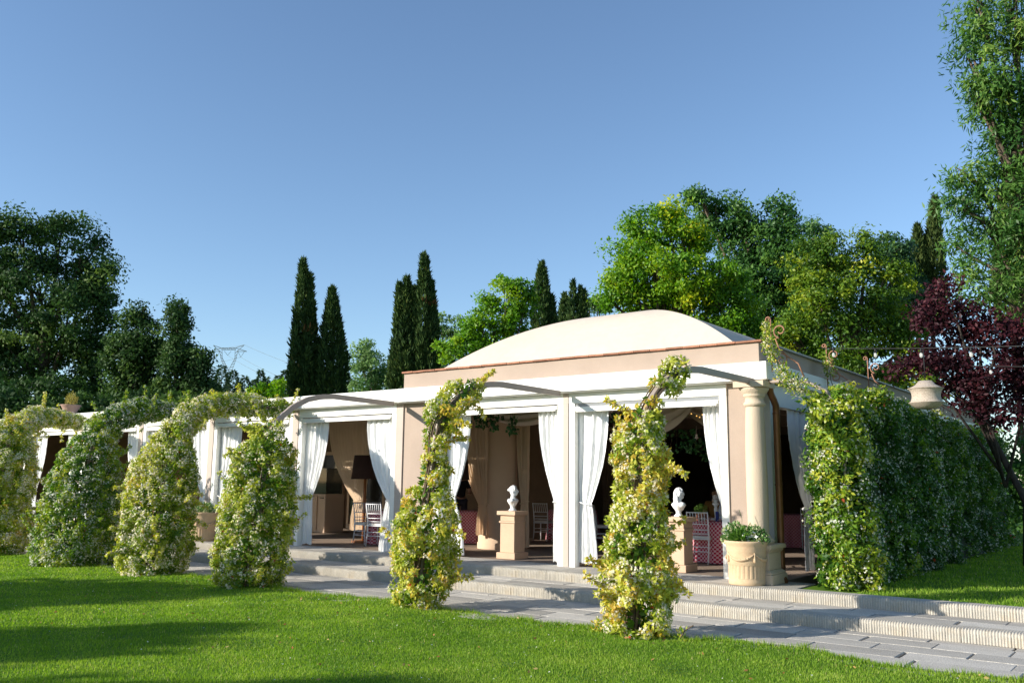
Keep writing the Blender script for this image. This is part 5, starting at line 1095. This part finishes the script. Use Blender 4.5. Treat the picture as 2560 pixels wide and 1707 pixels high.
# two guests in the dark interior
SKIN = mat('skin', (.42, .24, .16), rough=.6); HAIR = mat('dark_hair', (.02, .012, .008), rough=.5); BLACKC = mat('black_cotton', (.015, .015, .017), rough=.9); NAVY = mat('dark_trousers', (.03, .03, .045), rough=.9); OCHRE = mat('ochre_blouse', (.22, .12, .035), rough=.9)
def skinned(name, verts, edges, radii, m_, parent, rootv=0, sub=2):
    me = bpy.data.meshes.new(name); me.from_pydata(verts, edges, []); o = link(name, me, m_, parent, world=False)
    md = o.modifiers.new('skin', 'SKIN'); md.use_smooth_shade = True
    for i, rr in enumerate(radii):
        rr = rr if hasattr(rr, '__len__') else (rr, rr); me.skin_vertices[0].data[i].radius = rr
    me.skin_vertices[0].data[rootv].use_root = True
    s_ = o.modifiers.new('sub', 'SUBSURF'); s_.levels = sub; s_.render_levels = sub
    return o
def person(x, y, rz, top, label, longhair, seated=False):
    root = empty('person', (x, y, 0), label, 'person', rz=radians(rz))
    dz = -.40 if seated else 0; zp = .95+dz
    V = [(0, 0, zp), (0, 0, zp+.17), (0, -.01, zp+.34), (0, 0, zp+.48), (0, .01, zp+.56), (0, .03, zp+.63), (0, .02, zp+.74)]; E_ = [(i, i+1) for i in range(6)]; R = [(.13, .10), (.115, .09), (.15, .10), (.075, .06), (.05, .05), (.07, .075), (.07, .082)]
    for s in (-1, 1):
        b0 = len(V); el = (s*.26, .02, zp+.18); wr = (s*.20, .26, zp+.17)
        V += [(s*.17, 0, zp+.44), el, wr, (s*.185, .32, zp+.165)]; E_ += [(2, b0), (b0, b0+1), (b0+1, b0+2), (b0+2, b0+3)]; R += [.062, .042, .028, (.032, .018)]
        for j in range(4): fb = len(V); V += [(s*(.165+.016*j), .375, zp+.16), (s*(.165+.016*j), .405-.008*abs(j-1.5), zp+.14)]; E_ += [(b0+3, fb), (fb, fb+1)]; R += [.009, .007]
        fb = len(V); V += [(s*.145, .315, zp+.16), (s*.135, .345, zp+.15)]; E_ += [(b0+3, fb), (fb, fb+1)]; R += [.010, .008]
        b1 = len(V)
        if seated: V += [(s*.10, .06, zp-.02), (s*.12, .44, zp-.03), (s*.12, .42, .08), (s*.12, .56, .03)]
        else: V += [(s*.10, 0, zp-.05), (s*.11, .01, zp-.45), (s*.11, -.01, .08), (s*.12, .13, .035)]
        E_ += [(0, b1), (b1, b1+1), (b1+1, b1+2), (b1+2, b1+3)]; R += [.095, .065, .045, (.045, .03)]
    skinned('body', V, E_, R, SKIN, root)
    st = V[:4]+[(s*.17, 0, zp+.44) for s in (-1, 1)]+[(s*.235, .012, zp+.28) for s in (-1, 1)]
    skinned('shirt', st, [(0, 1), (1, 2), (2, 3), (2, 4), (2, 5), (4, 6), (5, 7)], [(.145, .115), (.13, .105), (.165, .115), (.08, .068), .075, .075, .066, .066], top, root)
    q = MB(); q.ball((0, .005, zp+.765), (.085, .098, .09), 14, 10)
    if longhair: q.tube([(0, -.03, zp+.76), (0, -.07, zp+.62), (0, -.085, zp+.45)], [.085, .08, .05], 10)
    q.build('hair', HAIR, root, world=False)
    q = MB(); q.ball((0, .118, zp+.70), (.013, .018, .02), 8, 6); q.ball((0, .10, zp+.665), (.025, .012, .008), 8, 6)
    for s in (-1, 1): q.ball((s*.028, .095, zp+.725), (.012, .008, .008), 8, 6)
    q.build('face_features', SKIN, root, world=False)
    if not seated:
        tv = [(0, 0, zp)]+[p for s in (-1, 1) for p in ((s*.10, 0, zp-.05), (s*.11, .01, zp-.45), (s*.11, -.01, .1))]
        skinned('trousers', tv, [(0, 1), (1, 2), (2, 3), (0, 4), (4, 5), (5, 6)], [(.14, .11), .105, .077, .06, .105, .077, .06], NAVY, root)
    else:
        tv = [(0, 0, zp)]+[p for s in (-1, 1) for p in ((s*.10, .06, zp-.02), (s*.12, .44, zp-.03), (s*.12, .42, .1))]
        skinned('trousers', tv, [(0, 1), (1, 2), (2, 3), (0, 4), (4, 5), (5, 6)], [(.14, .11), .105, .077, .06, .105, .077, .06], NAVY, root)
person(-15.1, 17.75, -130, BLACKC, 'person in black T-shirt standing in the dark behind the floor lamp', False)
person(-8.6, 18.9, 215, OCHRE, 'person with long dark hair seated in the dark behind the laid table', True, seated=True)
